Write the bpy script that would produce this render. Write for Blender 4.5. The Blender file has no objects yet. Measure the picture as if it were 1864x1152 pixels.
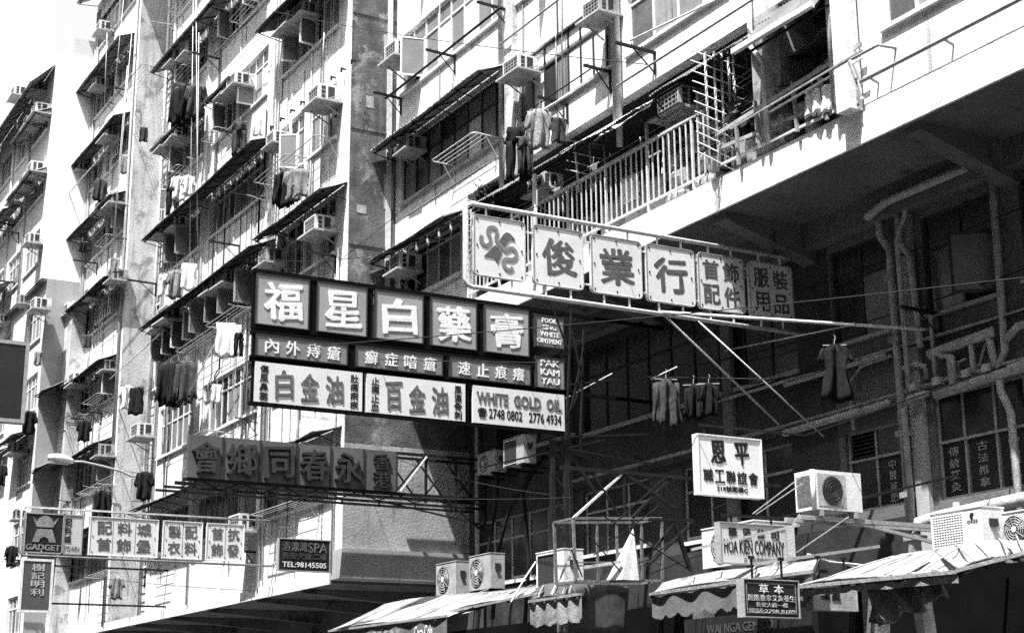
import bpy, math, random
from mathutils import Vector, Matrix
random.seed(11)
sc = bpy.context.scene
R = math.radians

# ------------------------------------------------------------------ camera
YAW, PIT, ROL, FPX = R(60.336), R(14.730), R(-0.535), 2848.0
CAMZ = 1.6
Fv = Vector((-math.sin(YAW)*math.cos(PIT), math.cos(YAW)*math.cos(PIT), math.sin(PIT)))
_r0 = Vector((math.cos(YAW), math.sin(YAW), 0)); _u0 = _r0.cross(Fv)
Rv = _r0*math.cos(ROL) + _u0*math.sin(ROL); Uv = -_r0*math.sin(ROL) + _u0*math.cos(ROL)
cam = bpy.data.cameras.new('camera'); cam.sensor_width = 36; cam.lens = FPX/1864*36
cam.clip_start = 0.1; cam.clip_end = 3000
camo = bpy.data.objects.new('camera', cam); sc.collection.objects.link(camo)
m = Matrix((Rv, Uv, -Fv)).transposed().to_4x4(); m.translation = Vector((0, 0, CAMZ))
camo.matrix_world = m; sc.camera = camo

# ------------------------------------------------------------------ light
SUNDIR = Vector((0.50, -1.0, 2.4)).normalized()
w = bpy.data.worlds.new('World'); sc.world = w; w.use_nodes = True
nt = w.node_tree; bg = nt.nodes['Background']
sky = nt.nodes.new('ShaderNodeTexSky'); sky.sky_type = 'NISHITA'; sky.sun_disc = False
sky.sun_elevation = math.asin(SUNDIR.z); sky.sun_rotation = math.atan2(SUNDIR.x, SUNDIR.y)
sky.dust_density = 6.0; sky.air_density = 4.0; sky.ozone_density = 1.0
bw = nt.nodes.new('ShaderNodeRGBToBW')
nt.links.new(sky.outputs[0], bw.inputs[0]); nt.links.new(bw.outputs[0], bg.inputs['Color'])
bg.inputs['Strength'].default_value = 0.10
sun = bpy.data.lights.new('sun', 'SUN'); sun.energy = 5.0; sun.angle = R(0.5); sun.color = (1, 1, 1)
suno = bpy.data.objects.new('sun', sun); sc.collection.objects.link(suno)
suno.rotation_euler = SUNDIR.to_track_quat('Z', 'Y').to_euler(); suno.location = (0, -10, 40)
sc.view_settings.view_transform = 'Standard'; sc.view_settings.look = 'None'
sc.view_settings.exposure = 1.45; sc.view_settings.gamma = 1.0
sc.view_settings.use_curve_mapping = False
sc.render.engine = 'CYCLES'; sc.cycles.use_denoising = False
sc.cycles.max_bounces = 6; sc.cycles.diffuse_bounces = 4

# ------------------------------------------------------------------ where things stand (survey helpers)
def ray(px, py):
    return Fv + Rv*((px-932)/FPX) - Uv*((py-576)/FPX)
def at(px, py, Y):                      # point on the upright plane at distance Y into the street
    d = ray(px, py); d = d/d.y
    return Vector((d.x*Y, Y, CAMZ+d.z*Y))
def onX(px, py, X):                     # point on the cross plane at X
    d = ray(px, py); t = X/d.x
    return Vector((X, d.y*t, CAMZ+d.z*t))

# ------------------------------------------------------------------ materials
MATS = {}
def mat(name, base, rough=0.7, var=0.12, scale=3.0, streak=0.0, streak_col=0.08, spec=0.3, metal=0.0,
        bump=0.15, blot=0.0, blot_col=0.1, fine=40.0, sk=(2.2, 2.2, 0.16), bthr=0.56, seam=0.0):
    if name in MATS: return MATS[name]
    ma = bpy.data.materials.new(name); ma.use_nodes = True; N = ma.node_tree.nodes; L = ma.node_tree.links
    bs = N['Principled BSDF']; bs.inputs['Roughness'].default_value = rough
    bs.inputs['Metallic'].default_value = metal; bs.inputs['Specular IOR Level'].default_value = spec
    ge = N.new('ShaderNodeNewGeometry')
    def noise(sc_, vec, det=5.0, ro=0.6):
        n = N.new('ShaderNodeTexNoise'); n.inputs['Scale'].default_value = sc_; n.inputs['Detail'].default_value = det
        n.inputs['Roughness'].default_value = ro; L.new(vec, n.inputs['Vector']); return n.outputs['Fac']
    def rng(v, a, b, c, d):
        n = N.new('ShaderNodeMapRange'); n.inputs['From Min'].default_value = a; n.inputs['From Max'].default_value = b
        n.inputs['To Min'].default_value = c; n.inputs['To Max'].default_value = d; L.new(v, n.inputs['Value']); return n.outputs[0]
    def mth(op, a, b):
        n = N.new('ShaderNodeMath'); n.operation = op
        for i, x in enumerate((a, b)):
            if isinstance(x, (int, float)): n.inputs[i].default_value = x
            else: L.new(x, n.inputs[i])
        return n.outputs[0]
    def mixv(f, a, b):
        n = N.new('ShaderNodeMix'); n.data_type = 'FLOAT'
        for i, x in ((0, f), (2, a), (3, b)):
            if isinstance(x, (int, float)): n.inputs[i].default_value = x
            else: L.new(x, n.inputs[i])
        return n.outputs[0]
    pos = ge.outputs['Position']
    a = noise(scale, pos); f = noise(fine, pos, 2.0)
    v = mth('MULTIPLY', base, rng(a, 0.3, 0.7, 1-var, 1+var))
    v = mth('MULTIPLY', v, rng(f, 0.3, 0.7, 1-var*0.7-0.05, 1+var*0.7+0.05))
    if streak:
        mp = N.new('ShaderNodeMapping'); mp.inputs['Scale'].default_value = sk; L.new(pos, mp.inputs['Vector'])
        s = rng(noise(1.6, mp.outputs[0], 7.0, 0.7), 0.5, 0.72, 0.0, streak)
        msk = rng(noise(0.35, pos, 3.0), 0.35, 0.6, 0.25, 1.0)
        v = mixv(mth('MULTIPLY', s, msk), v, streak_col)
    if blot:
        b = rng(noise(1.3, pos, 8.0, 0.72), bthr, bthr+0.08, 0.0, blot)
        v = mixv(b, v, blot_col)
    L.new(v, bs.inputs['Base Color'])
    if bump:
        bp = N.new('ShaderNodeBump'); bp.inputs['Strength'].default_value = bump; bp.inputs['Distance'].default_value = 0.02
        L.new(mth('ADD', noise(14.0, pos, 6.0), f), bp.inputs['Height']); L.new(bp.outputs[0], bs.inputs['Normal'])
    MATS[name] = ma; return ma

WHITE = mat('whitewashed_render', 0.68, 0.9, 0.10, 0.7, streak=0.85, streak_col=0.17, blot=0.6, blot_col=0.2, bthr=0.585, bump=0.4)
DIRTYW = mat('stained_render', 0.5, 0.9, 0.2, 1.0, streak=0.95, streak_col=0.09, blot=0.7, blot_col=0.14, bthr=0.53, bump=0.5, sk=(3, 3, .3))
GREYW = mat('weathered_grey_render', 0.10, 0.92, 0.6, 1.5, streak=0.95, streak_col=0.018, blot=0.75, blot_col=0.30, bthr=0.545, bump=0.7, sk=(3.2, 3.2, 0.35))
PLAINW = mat('plain_pale_render', 0.58, 0.9, 0.07, 0.5, streak=0.45, streak_col=0.28, blot=0.3, blot_col=0.3, bthr=0.62, bump=0.3)
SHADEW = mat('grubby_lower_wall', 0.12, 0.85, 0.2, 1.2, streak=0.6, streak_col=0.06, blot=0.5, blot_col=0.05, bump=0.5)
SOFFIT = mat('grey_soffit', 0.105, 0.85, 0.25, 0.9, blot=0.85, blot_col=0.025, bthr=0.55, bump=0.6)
COL = mat('grey_pilaster', 0.33, 0.8, 0.15, 1.5, streak=0.5, streak_col=0.1, bump=0.3)
DARKIN = mat('dark_interior', 0.012, 0.8, 0.3, 2, bump=0)
CORR = mat('corrugated_sheet', 0.11, 0.7, 0.35, 1.8, blot=0.5, blot_col=0.02, bump=0.2)
CORRL = mat('grey_corrugated_sheet', 0.3, 0.7, 0.3, 1.5, blot=0.4, blot_col=0.05, bump=0.2)
GLASS = mat('dim_glass', 0.02, 0.2, 0.5, 0.9, spec=0.6, bump=0)
GLASS2 = mat('smoky_glass', 0.10, 0.18, 0.4, 1.1, streak=0.5, streak_col=0.02, spec=0.6, bump=0, sk=(9, 9, 0.3))
GLASSC = mat('curtained_glass', 0.24, 0.3, 0.3, 1.0, streak=0.9, streak_col=0.03, spec=0.5, bump=0, sk=(8, 8, 0.2))
GLASSF = mat('frosted_glass', 0.17, 0.45, 0.15, 2.0, spec=0.5, bump=0.1)
GLASSW = mat('white_backed_glass', 0.72, 0.3, 0.06, 2.0, spec=0.5, bump=0)
FRAMEW = mat('white_painted_metal', 0.66, 0.45, 0.15, 6, blot=0.3, blot_col=0.2, bthr=0.6)
FRAMEG = mat('grey_painted_metal', 0.30, 0.5, 0.2, 6, blot=0.3, blot_col=0.1)
FRAMED = mat('dark_window_metal', 0.03, 0.5, 0.25, 6)
IRON = mat('black_iron', 0.011, 0.65, 0.4, 8, spec=0.2)
PIPEW = mat('pale_painted_pipe', 0.55, 0.5, 0.2, 7, blot=0.5, blot_col=0.12, bthr=0.58)
PIPEG = mat('grey_cast_pipe', 0.24, 0.55, 0.25, 5, streak=0.4, streak_col=0.07, bump=0.4)
ACW = mat('white_appliance_metal', 0.62, 0.5, 0.1, 4, streak=0.25, streak_col=0.25)
ACG = mat('dusty_appliance_metal', 0.34, 0.55, 0.2, 5, streak=0.5, streak_col=0.12)
ACD = mat('vent_dark', 0.03, 0.6, 0.3, 20)
CONC = mat('concrete_tray', 0.36, 0.85, 0.2, 4, blot=0.4, blot_col=0.12)
BLACK = mat('black_cloth', 0.012, 0.95, 0.4, 9, spec=0.1, bump=0.3)
DENIM = mat('grey_denim', 0.04, 0.95, 0.4, 14, blot=0.5, blot_col=0.16, spec=0.1)
WCLOTH = mat('white_cloth', 0.66, 0.95, 0.1, 6, spec=0.1, bump=0.3)
GCLOTH = mat('grey_patterned_cloth', 0.17, 0.95, 0.5, 7, streak=0.9, streak_col=0.06, spec=0.1, sk=(12, 12, 0.6))
PLAID = mat('checked_cloth', 0.22, 0.95, 0.4, 16, streak=0.9, streak_col=0.03, spec=0.1, sk=(10, 10, 3.0))
SIGNW = mat('pale_sign_sheet', 0.62, 0.5, 0.08, 1.2, streak=0.25, streak_col=0.28, blot=0.12, blot_col=0.25, bump=0.08)
SIGNW2 = mat('cream_sign_sheet', 0.48, 0.5, 0.1, 1.5, streak=0.35, streak_col=0.2, bump=0.08)
SIGNM = mat('faded_red_sign_sheet', 0.27, 0.45, 0.22, 0.8, streak=0.3, streak_col=0.1, bump=0.08)
SIGND = mat('dark_red_sign_sheet', 0.17, 0.45, 0.2, 0.9, bump=0.08)
SIGNK = mat('black_sign_sheet', 0.018, 0.4, 0.3, 2, bump=0.05)
SIGNR = mat('old_dark_sign_sheet', 0.09, 0.6, 0.25, 1.3, streak=0.4, streak_col=0.03, bump=0.2)
INKW = mat('white_lettering', 0.7, 0.5, 0.08, 6, bump=0)
INKM = mat('red_lettering', 0.085, 0.5, 0.3, 6, bump=0)
INKK = mat('black_lettering', 0.014, 0.5, 0.3, 6, bump=0)
INKG = mat('dull_lettering', 0.20, 0.6, 0.3, 9, bump=0)
INKN = mat('neon_outline_lettering', 0.13, 0.6, 0.4, 14, bump=0)
AWN = mat('pale_awning_cloth', 0.26, 0.85, 0.25, 2.5, streak=0.8, streak_col=0.09, blot=0.7, blot_col=0.08, bthr=0.56, spec=0.1, bump=0.5, sk=(5, 1.2, 1))
AWND = mat('dark_awning_cloth', 0.07, 0.9, 0.3, 3, spec=0.1)
WOOD = mat('weathered_timber', 0.30, 0.8, 0.3, 4, streak=0.6, streak_col=0.1, sk=(1, 1, 9))
BAMB = mat('pale_bamboo', 0.6, 0.6, 0.25, 8)
LEAFM = mat('leaves', 0.07, 0.6, 0.4, 12, spec=0.2)
SACK = mat('bundled_sacks', 0.30, 0.9, 0.4, 7, blot=0.5, blot_col=0.06)
ASPH = mat('asphalt', 0.05, 0.9, 0.2, 6)
PAVE = mat('concrete_paving', 0.16, 0.9, 0.15, 4)
LAMPW = mat('lamp_housing', 0.62, 0.35, 0.05, 4)

# ------------------------------------------------------------------ mesh building
class MB:
    def __init__(s): s.v = []; s.f = []
    def add(s, vs, fs):
        o = len(s.v); s.v += [Vector(v) for v in vs]; s.f += [tuple(i+o for i in f) for f in fs]; return s
    def box(s, x0, x1, y0, y1, z0, z1):
        if x0 > x1: x0, x1 = x1, x0
        if y0 > y1: y0, y1 = y1, y0
        if z0 > z1: z0, z1 = z1, z0
        return s.add([(x0,y0,z0),(x1,y0,z0),(x1,y1,z0),(x0,y1,z0),(x0,y0,z1),(x1,y0,z1),(x1,y1,z1),(x0,y1,z1)],
                     [(0,3,2,1),(4,5,6,7),(0,1,5,4),(1,2,6,5),(2,3,7,6),(3,0,4,7)])
    def obox(s, c, ax, ay, az):         # centre and three half axes
        c = Vector(c); ax, ay, az = Vector(ax), Vector(ay), Vector(az)
        vs = [c+ax*i+ay*j+az*k for k in (-1,1) for j in (-1,1) for i in (-1,1)]
        return s.add(vs, [(0,2,3,1),(4,5,7,6),(0,1,5,4),(2,6,7,3),(0,4,6,2),(1,3,7,5)])
    def bar(s, a, b, w=0.04, h=None):   # straight square bar
        a, b = Vector(a), Vector(b); d = (b-a); L = d.length
        if L < 1e-5: return s
        d /= L; up = Vector((0,0,1)) if abs(d.z) < 0.95 else Vector((0,1,0))
        x = d.cross(up).normalized(); y = x.cross(d)
        return s.obox((a+b)/2, d*L/2, x*(w/2), y*((h or w)/2))
    def tube(s, pts, r=0.02, n=7):
        pts = [Vector(p) for p in pts]; rings = []
        for i, p in enumerate(pts):
            d = (pts[min(i+1, len(pts)-1)]-pts[max(i-1, 0)]).normalized()
            up = Vector((0,0,1)) if abs(d.z) < 0.9 else Vector((0.3,1,0)).normalized()
            x = d.cross(up).normalized(); y = x.cross(d)
            rr = r[i] if isinstance(r, (list, tuple)) else r
            rings.append([p+x*rr*math.cos(2*math.pi*k/n)+y*rr*math.sin(2*math.pi*k/n) for k in range(n)])
        vs = [v for q in rings for v in q]; fs = []
        for i in range(len(pts)-1):
            for k in range(n):
                fs.append((i*n+k, i*n+(k+1)%n, (i+1)*n+(k+1)%n, (i+1)*n+k))
        fs.append(tuple(range(n))[::-1]); fs.append(tuple(range((len(pts)-1)*n, len(pts)*n)))
        return s.add(vs, fs)
    def prism(s, pts, ext):             # closed outline pushed along ext
        pts = [Vector(p) for p in pts]; e = Vector(ext); n = len(pts)
        return s.add(pts+[p+e for p in pts], [tuple(range(n))[::-1], tuple(range(n, 2*n))]+[(i, (i+1)%n, n+(i+1)%n, n+i) for i in range(n)])
    def sheet(s, A, B, C, D, nu, nv, off=None, th=0.01):   # A-B bottom edge, D-C top edge; optional off(u,v)
        A, B, C, D = map(Vector, (A, B, C, D)); nrm = (B-A).cross(D-A).normalized(); top = []; bot = []
        for j in range(nv+1):
            for i in range(nu+1):
                u, v = i/nu, j/nv; p = (A*(1-u)+B*u)*(1-v)+(D*(1-u)+C*u)*v
                if off: p = p+off(u, v, nrm)
                top.append(p); bot.append(p-nrm*th)
        n = nu+1; fs = []; o = len(top)
        for j in range(nv):
            for i in range(nu):
                a = j*n+i; fs += [(a, a+1, a+n+1, a+n), (o+a, o+a+n, o+a+n+1, o+a+1)]
        for i in range(nu): fs += [(i, o+i, o+i+1, i+1), (nv*n+i, nv*n+i+1, o+nv*n+i+1, o+nv*n+i)]
        for j in range(nv): fs += [(j*n, (j+1)*n, o+(j+1)*n, o+j*n), (j*n+nu, o+j*n+nu, o+(j+1)*n+nu, (j+1)*n+nu)]
        return s.add(top+bot, fs)
    def mesh(s, name, ma, org=(0,0,0), smooth=False):
        me = bpy.data.meshes.new(name); o = Vector(org)
        me.from_pydata([v-o for v in s.v], [], s.f); me.materials.append(ma)
        if smooth: me.polygons.foreach_set('use_smooth', [True]*len(me.polygons))
        me.update(); return me
    def build(s, name, ma, parent=None, smooth=False, **kw):
        org = worg(parent); me = s.mesh(name, ma, org, smooth)
        return put(name, me, parent, (0,0,0), **kw)
_W = {}
def worg(o): return _W.get(o.name, Vector((0,0,0))) if o else Vector((0,0,0))
def put(name, data, parent=None, loc=(0,0,0), **kw):
    o = bpy.data.objects.new(name, data); sc.collection.objects.link(o); o.location = loc
    if parent: o.parent = parent
    _W[o.name] = worg(parent)+Vector(loc)
    for k, v in kw.items(): o[k] = v
    return o
def thing(name, label, cat, loc, group=None):
    o = put(name, None, None, loc, label=label, category=cat)
    o.empty_display_size = 0.2
    if group: o['group'] = group
    return o
def top(mb, name, ma, label, cat, group=None, smooth=False):   # a thing that is one mesh, origin at its base
    xs = [v.x for v in mb.v]; ys = [v.y for v in mb.v]; zs = [v.z for v in mb.v]
    loc = ((min(xs)+max(xs))/2, (min(ys)+max(ys))/2, min(zs))
    o = put(name, mb.mesh(name, ma, loc, smooth), None, loc, label=label, category=cat)
    if group: o['group'] = group
    return o
def copy_tree(o, parent=None):
    c = o.copy(); sc.collection.objects.link(c); c.parent = parent
    for ch in list(o.children): copy_tree(ch, c)
    return c

# ================================================================== SETTING
MB().box(-160, 60, -60, 11.2, -0.3, 0.0).build('road', ASPH, kind='structure')
MB().box(-160, 60, 11.2, 17.4, -0.3, 0.13).build('pavement', PAVE, kind='structure')
MB().box(-700, 500, -500, 500, -0.6, -0.31).build('ground', ASPH, kind='structure')

# the row across the street, unseen behind the camera, added to cut sky light
ob = MB(); ob.box(-130, 40, -16, -4.6, 0.05, 34.5)
for k in range(9): ob.box(-130, 40, -4.6, -4.3, 4+2.95*k, 4.35+2.95*k)
OPP = ob
YL, YR, YC, YF = 14.0, 15.2, 17.2, 12.5     # bay fronts: left house, right house, set-back ground floors, far house
XG = -32.3                                   # the grey party wall
# ---------------------------------------------------------------- facades
def wallshell(b, x0, x1, z0, z1, y, holes, ma, depth=0.22, name='wall'):
    xs = sorted({x0, x1} | {min(max(h[i], x0), x1) for h in holes for i in (0, 1)})
    zs = sorted({z0, z1} | {min(max(h[i], z0), z1) for h in holes for i in (2, 3)})
    mb = MB()
    def hole(cx, cz): return any(h[0] < cx < h[1] and h[2] < cz < h[3] for h in holes)
    for i in range(len(xs)-1):
        for j in range(len(zs)-1):
            if xs[i+1]-xs[i] < 1e-6 or zs[j+1]-zs[j] < 1e-6: continue
            if not hole((xs[i]+xs[i+1])/2, (zs[j]+zs[j+1])/2):
                mb.add([(xs[i], y, zs[j]), (xs[i+1], y, zs[j]), (xs[i+1], y, zs[j+1]), (xs[i], y, zs[j+1])], [(0, 1, 2, 3)])
    for h in holes:
        a, b2, c, d = h[:4]; e = y+depth
        mb.add([(a,y,c),(b2,y,c),(b2,y,d),(a,y,d),(a,e,c),(b2,e,c),(b2,e,d),(a,e,d)], [(0,4,5,1),(1,5,6,2),(2,6,7,3),(3,7,4,0)])
    e = y+depth-0.02
    mb.add([(x0,y,z0),(x1,y,z0),(x1,y,z1),(x0,y,z1),(x0,e,z0),(x1,e,z0),(x1,e,z1),(x0,e,z1)], [(0,4,5,1),(1,5,6,2),(2,6,7,3),(3,7,4,0)])
    return mb.build(name, ma, b)

def window(b, x0, x1, z0, z1, y, cols=3, tr=0.68, fm=FRAMEW, panes=(GLASS2,), top_panes=None, outs=(), name='window', sill=True, rnd=True):
    """a casement window set in its opening: frame > panes, and sashes pushed open to the street"""
    yf = y+0.09; t = 0.045; fr = MB(); W = (x1-x0)/cols; zt = z0+(z1-z0)*tr
    for xx in [x0+t/2]+[x0+W*i for i in range(1, cols)]+[x1-t/2]: fr.box(xx-t/2, xx+t/2, yf-0.03, yf+0.03, z0+t, z1-t)
    fr.box(x0, x1, yf-0.035, yf+0.035, z0, z0+t); fr.box(x0, x1, yf-0.035, yf+0.035, z1-t, z1)
    if tr < 1:
        for i in range(cols): fr.box(x0+W*i+t/2, x0+W*(i+1)-t/2, yf-0.033, yf+0.033, zt-t/2, zt+t/2)
    wo = fr.build(name, fm, b)
    if sill: MB().box(x0-0.06, x1+0.06, y-0.07, y+0.06, z0-0.07, z0-0.004).build('sill', CONC if fm is FRAMED else FRAMEW, wo)
    for i in range(cols):
        a, c = x0+W*i+t/2, x0+W*(i+1)-t/2
        if i in outs:
            MB().box(a, c, yf+0.05, yf+0.09, z0+t, zt-t/2).build('opening', DARKIN, wo)
            s = 1 if (i % 2) else -1
            hx = c if s > 0 else a; wd = (c-a); ang = R(outs[i])
            dx = Vector((-s*math.cos(ang), -math.sin(ang), 0))   # from the hinge outwards
            nn = Vector((dx.y, -dx.x, 0))
            p0 = Vector((hx, yf-0.035, 0)); sm = MB()
            for uu in (0.02, wd-0.02): sm.obox(p0+dx*uu+Vector((0,0,(z0+zt)/2)), dx*0.022, nn*0.015, (0,0,(zt-z0)/2-t))
            for zz in (z0+t+0.02, zt-t-0.02): sm.obox(p0+dx*wd/2+Vector((0,0,zz)), dx*(wd/2-0.042), nn*0.014, (0,0,0.022))
            sm.build('open_sash', fm, wo)
            MB().obox(p0+dx*wd/2+Vector((0,0,(z0+zt)/2)), dx*(wd/2-0.045), nn*0.004, (0,0,(zt-z0)/2-t-0.045)).build('sash_pane', random.choice([GLASSF, GLASS2, GLASSF]), wo)
        else:
            pm = panes[i % len(panes)] if (not rnd or random.random() < .6) else random.choice([GLASS, GLASS2, GLASSC, GLASSF, GLASSC, GLASSW if y < YC-1 else GLASS])
            MB().box(a, c, yf-0.006, yf+0.006, z0+t, zt-t/2).build('pane', pm, wo)
            if random.random() < 0.45: MB().box(a+0.01, c-0.01, yf-0.02, yf-0.008, z0+t+0.01, z0+t+0.05).build('sash_rail', fm, wo)
        if tr < 1: MB().box(a, c, yf-0.006, yf+0.006, zt+t/2, z1-t).build('top_pane', (top_panes or panes)[i % len(top_panes or panes)], wo)
    MB().box(x0+0.002, x1-0.002, y+0.2, y+0.23, z0+0.002, z1-0.002).build('backing', DARKIN, wo)
    return wo

def canopy(b, x0, x1, y, z, p=0.7, rise=0.25, ma=CORR, name='canopy', dy=0.0, pitch=0.076):
    """corrugated sheet canopy over a window row, ribs running down the slope, on iron struts"""
    n = max(6, int((x1-x0)/pitch)*2)
    mb = MB(); mb.sheet((x0, y-p, z), (x1, y-p, z+dy), (x1, y-0.01, z+rise+dy), (x0, y-0.01, z+rise), n, 2,
                        off=lambda u, v, nr: Vector((0, 0, 0.012*(1 if int(round(u*n)) % 2 else -1)+0.02*math.sin(u*9+v*4)*(1-v)+random.uniform(-0.012, 0.012)*(v < 0.1))), th=0.006)
    c = mb.build(name, ma, b)
    st = MB(); k = max(2, int((x1-x0)/1.1))
    for i in range(k+1):
        x = x0+0.06+(x1-x0-0.12)*i/k; zz = z+dy*i/k
        st.bar((x, y-0.02, zz-0.45+rise), (x, y-p+0.1, zz-0.04), 0.02)
        st.bar((x, y-0.03, zz+rise-0.05), (x, y-p+0.05, zz-0.035), 0.022)
    st.bar((x0+0.05, y-p+0.12, z-0.03), (x1-0.05, y-p+0.12, z-0.03+dy), 0.035)
    st.build('canopy_strut', IRON, c)
    return c

def rack(b, x0, x1, y, z, d=0.55, rails=4, ma=FRAMEG, drop=0.5):
    """clothes drying rack: tubular frame held out flat below a sill"""
    mb = MB(); r = 0.014
    mb.tube([(x0, y, z), (x0, y-d+0.06, z+0.02), (x0+0.07, y-d, z+0.02), (x1-0.07, y-d, z+0.02), (x1, y-d+0.06, z+0.02), (x1, y, z)], r, 6)
    for i in range(rails):
        yy = y-d*(i+1)/(rails+1); mb.bar((x0, yy, z+0.01), (x1, yy, z+0.01), 0.009)
    for x in (x0, x1): mb.bar((x, y-0.01, z), (x, y-0.01, z-drop), 0.02); mb.bar((x, y-0.02, z-drop), (x, y-d*0.5, z), 0.012)
    return mb.build('drying_rack', ma, b)

def bracket(b, x, y, z, d=0.75, ma=IRON, dirx=0.0):
    """angle iron bracket for bamboo drying poles"""
    mb = MB(); tip = Vector((x+dirx, y-d, z+0.02))
    mb.bar((x, y, z), tip, 0.05, 0.05); mb.bar((x, y-0.02, z), (x, y-0.02, z-0.42), 0.04)
    mb.bar((x, y-0.02, z-0.4), Vector((x, y, z))*0.45+tip*0.55-Vector((0,0,0.03)), 0.02)
    for k in (0.35, 0.6, 0.85): p = Vector((x, y, z))*(1-k)+tip*k; mb.bar(p, p+Vector((0, 0, 0.07)), 0.014)
    return mb.build('pole_bracket', ma, b)

oh = thing('unseen_opposite_tenement', 'unseen grey tenement row opposite the signs, sized to cut sky light', 'building', (-45, -4.6, 0))
OPP.build('wall', mat('opposite_wall', 0.22, 0.9, 0.2, 0.7, streak=0.5), oh)
# ---- left tenement (bays A and B, the narrow set-back bay, and bay C)
lh = thing('tenement_building', 'long whitewashed tenement block with sheet canopies and a dark streaked party wall', 'building', (XG, YL, 0))
sillz = [6.72+2.95*k for k in range(9)]
WH = 1.48
MB().box(-47.0, XG-0.25, YL+0.24, 22, 4.95, 31.0).build('core', DARKIN, lh)
# grey party wall: one upright slab with a ledge below
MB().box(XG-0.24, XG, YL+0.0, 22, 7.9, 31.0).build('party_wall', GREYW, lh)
MB().box(XG-0.24, XG-.002, YL+0.0, 22, 4.97, 7.9).build('party_wall', mat('painted_sunlit_render', .34, .92, .2, 1.1, streak=.8, streak_col=.12, blot=.4, blot_col=.1, bump=.6, sk=(4, 4, .5)), lh)  # lower stretch made paler, sunlight put into its colour
MB().box(XG-0.6, XG+0.1, YL-0.06, YC+0.2, 4.85, 5.5).build('ledge', mat('ledge_render', 0.3, 0.9, 0.2, 1.5, streak=0.4, streak_col=0.1), lh)
MB().box(XG-0.02, XG+0.03, YR-0.25, YR-0.12, 9.0, 20.0).build('drainpipe', PIPEW, lh)
ledgeX = -47.0
bayA = [(-36.85, -35.25), (-34.9, -33.12)]
bayB = [(-42.5, -40.6), (-40.3, -38.05)]; bayB2 = [(-46.55, -43.35)]
holesA = []; wins = []
for k in range(1, 9):
    z0 = sillz[k]
    if k in (2, 4): spans = [(-36.85, -33.12)]
    else: spans = bayA
    for a, c in spans: holesA.append((a, c, z0, z0+WH)); wins.append(('A', k, a, c, z0))
    for a, c in ([(-42.5, -38.05)] if k in (1, 2, 3) else bayB)+bayB2: holesA.append((a, c, z0, z0+WH)); wins.append(('B', k, a, c, z0))
# first floor row, long dark strip under the lowest canopy
for a, c in [(-46.5, -43.4), (-42.6, -39.2), (-38.9, -36.2), (-35.9, -33.2)]:
    holesA.append((a, c, sillz[0], sillz[0]+1.2)); wins.append(('G', 0, a, c, sillz[0]))
wallshell(lh, -47.0, XG-0.24, 4.95, 31.0, YL, holesA, WHITE)
MB().box(-0.24+XG, XG, YL-0.02, YL-0.0, 5.5, 31.0).build('corner_strip', WHITE, lh)
sets = [(GLASS2, GLASSC, GLASS), (GLASSC, GLASS2, GLASSC, GLASS), (GLASS2, GLASSF, GLASSC), (GLASS, GLASSC, GLASSF, GLASS2)]
for q, (bay, k, a, c, z0) in enumerate(wins):
    n = max(2, int(round((c-a)/0.52)))
    outs = {}
    if (bay, k) == ('B', 2): outs = {0: 85, 2: 80, 3: 88, 5: 95, 6: 85}; n = 7 if c-a > 4 else n
    if (bay, k) == ('B', 3) and c-a < 3.5: outs = {1: 80, 3: 85}
    if (bay, k) == ('B', 4): outs = {1: 88}
    if (bay, k) == ('B', 5): outs = {2: 80}
    if (bay, k) == ('A', 4): outs = {1: 70, 4: 85}
    if (bay, k) == ('A', 3) and a < -36: outs = {1: 60}
    outs = {i: v for i, v in outs.items() if i < n}
    fm = FRAMEG if bay == 'G' else (FRAMEW if (q*7) % 5 else FRAMEG)
    window(lh, a+0.01, c-0.01, z0, z0+WH-(0.28 if bay == 'G' else 0)-0.01, YL, n, 0.7 if (q % 3) else 0.66, fm, sets[q % 4], (GLASS2, GLASS), outs)
# canopies of bays A and B, read off the photo
for (x0, x1, z, p, ma, rise) in [(-36.9, -32.35, 13.86, 0.72, CORR, 0.3), (-37.0, -32.35, 19.72, 0.8, CORR, 0.3),
        (-46.9, -37.0, 13.72, 0.75, CORR, 0.35), (-47.1, -37.1, 16.68, 0.75, CORR, 0.3), (-47.1, -38.0, 22.45, 0.75, CORRL, 0.3),
        (-47.1, -39.2, 8.02, 0.8, CORR, 0.3), (-39.2, -34.6, 7.98, 0.8, CORR, 0.3), (-34.6, -32.4, 8.1, 0.7, CORR, 0.2),
        (-46.9, -43.2, 19.65, 0.7, CORRL, 0.3), (-42.0, -39.6, 19.5, 0.6, CORRL, 0.25), (-47.0, -43.0, 25.6, 0.7, CORRL, 0.3),
        (-37.0, -32.4, 25.7, 0.7, CORR, 0.3), (-46.9, -32.4, 30.2, 0.8, CORR, 0.5)]:
    canopy(lh, x0, x1, YL, z, p, rise, ma)
# pipes, piers and seams on the white face
for x, z0, z1, r in [(-37.45, 5.0, 31, 0.05), (-37.2, 5.2, 31, 0.03), (-42.95, 5.0, 31, 0.05), (-46.75, 8.4, 31, 0.045), (-32.75, 5.0, 12.6, 0.03), (-35.1, 5.2, 12.4, 0.025), (-43.15, 8.3, 31, 0.03)]:
    MB().tube([(x, YL-0.06, z0), (x, YL-0.06, z1)], r, 8).build('drainpipe', PIPEW, lh, True)
for x in (-37.65, -43.0, -46.9): MB().box(x-0.14, x+0.14, YL-0.035, YL-0.003, 5.0, 30).build('pier', WHITE, lh)
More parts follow.
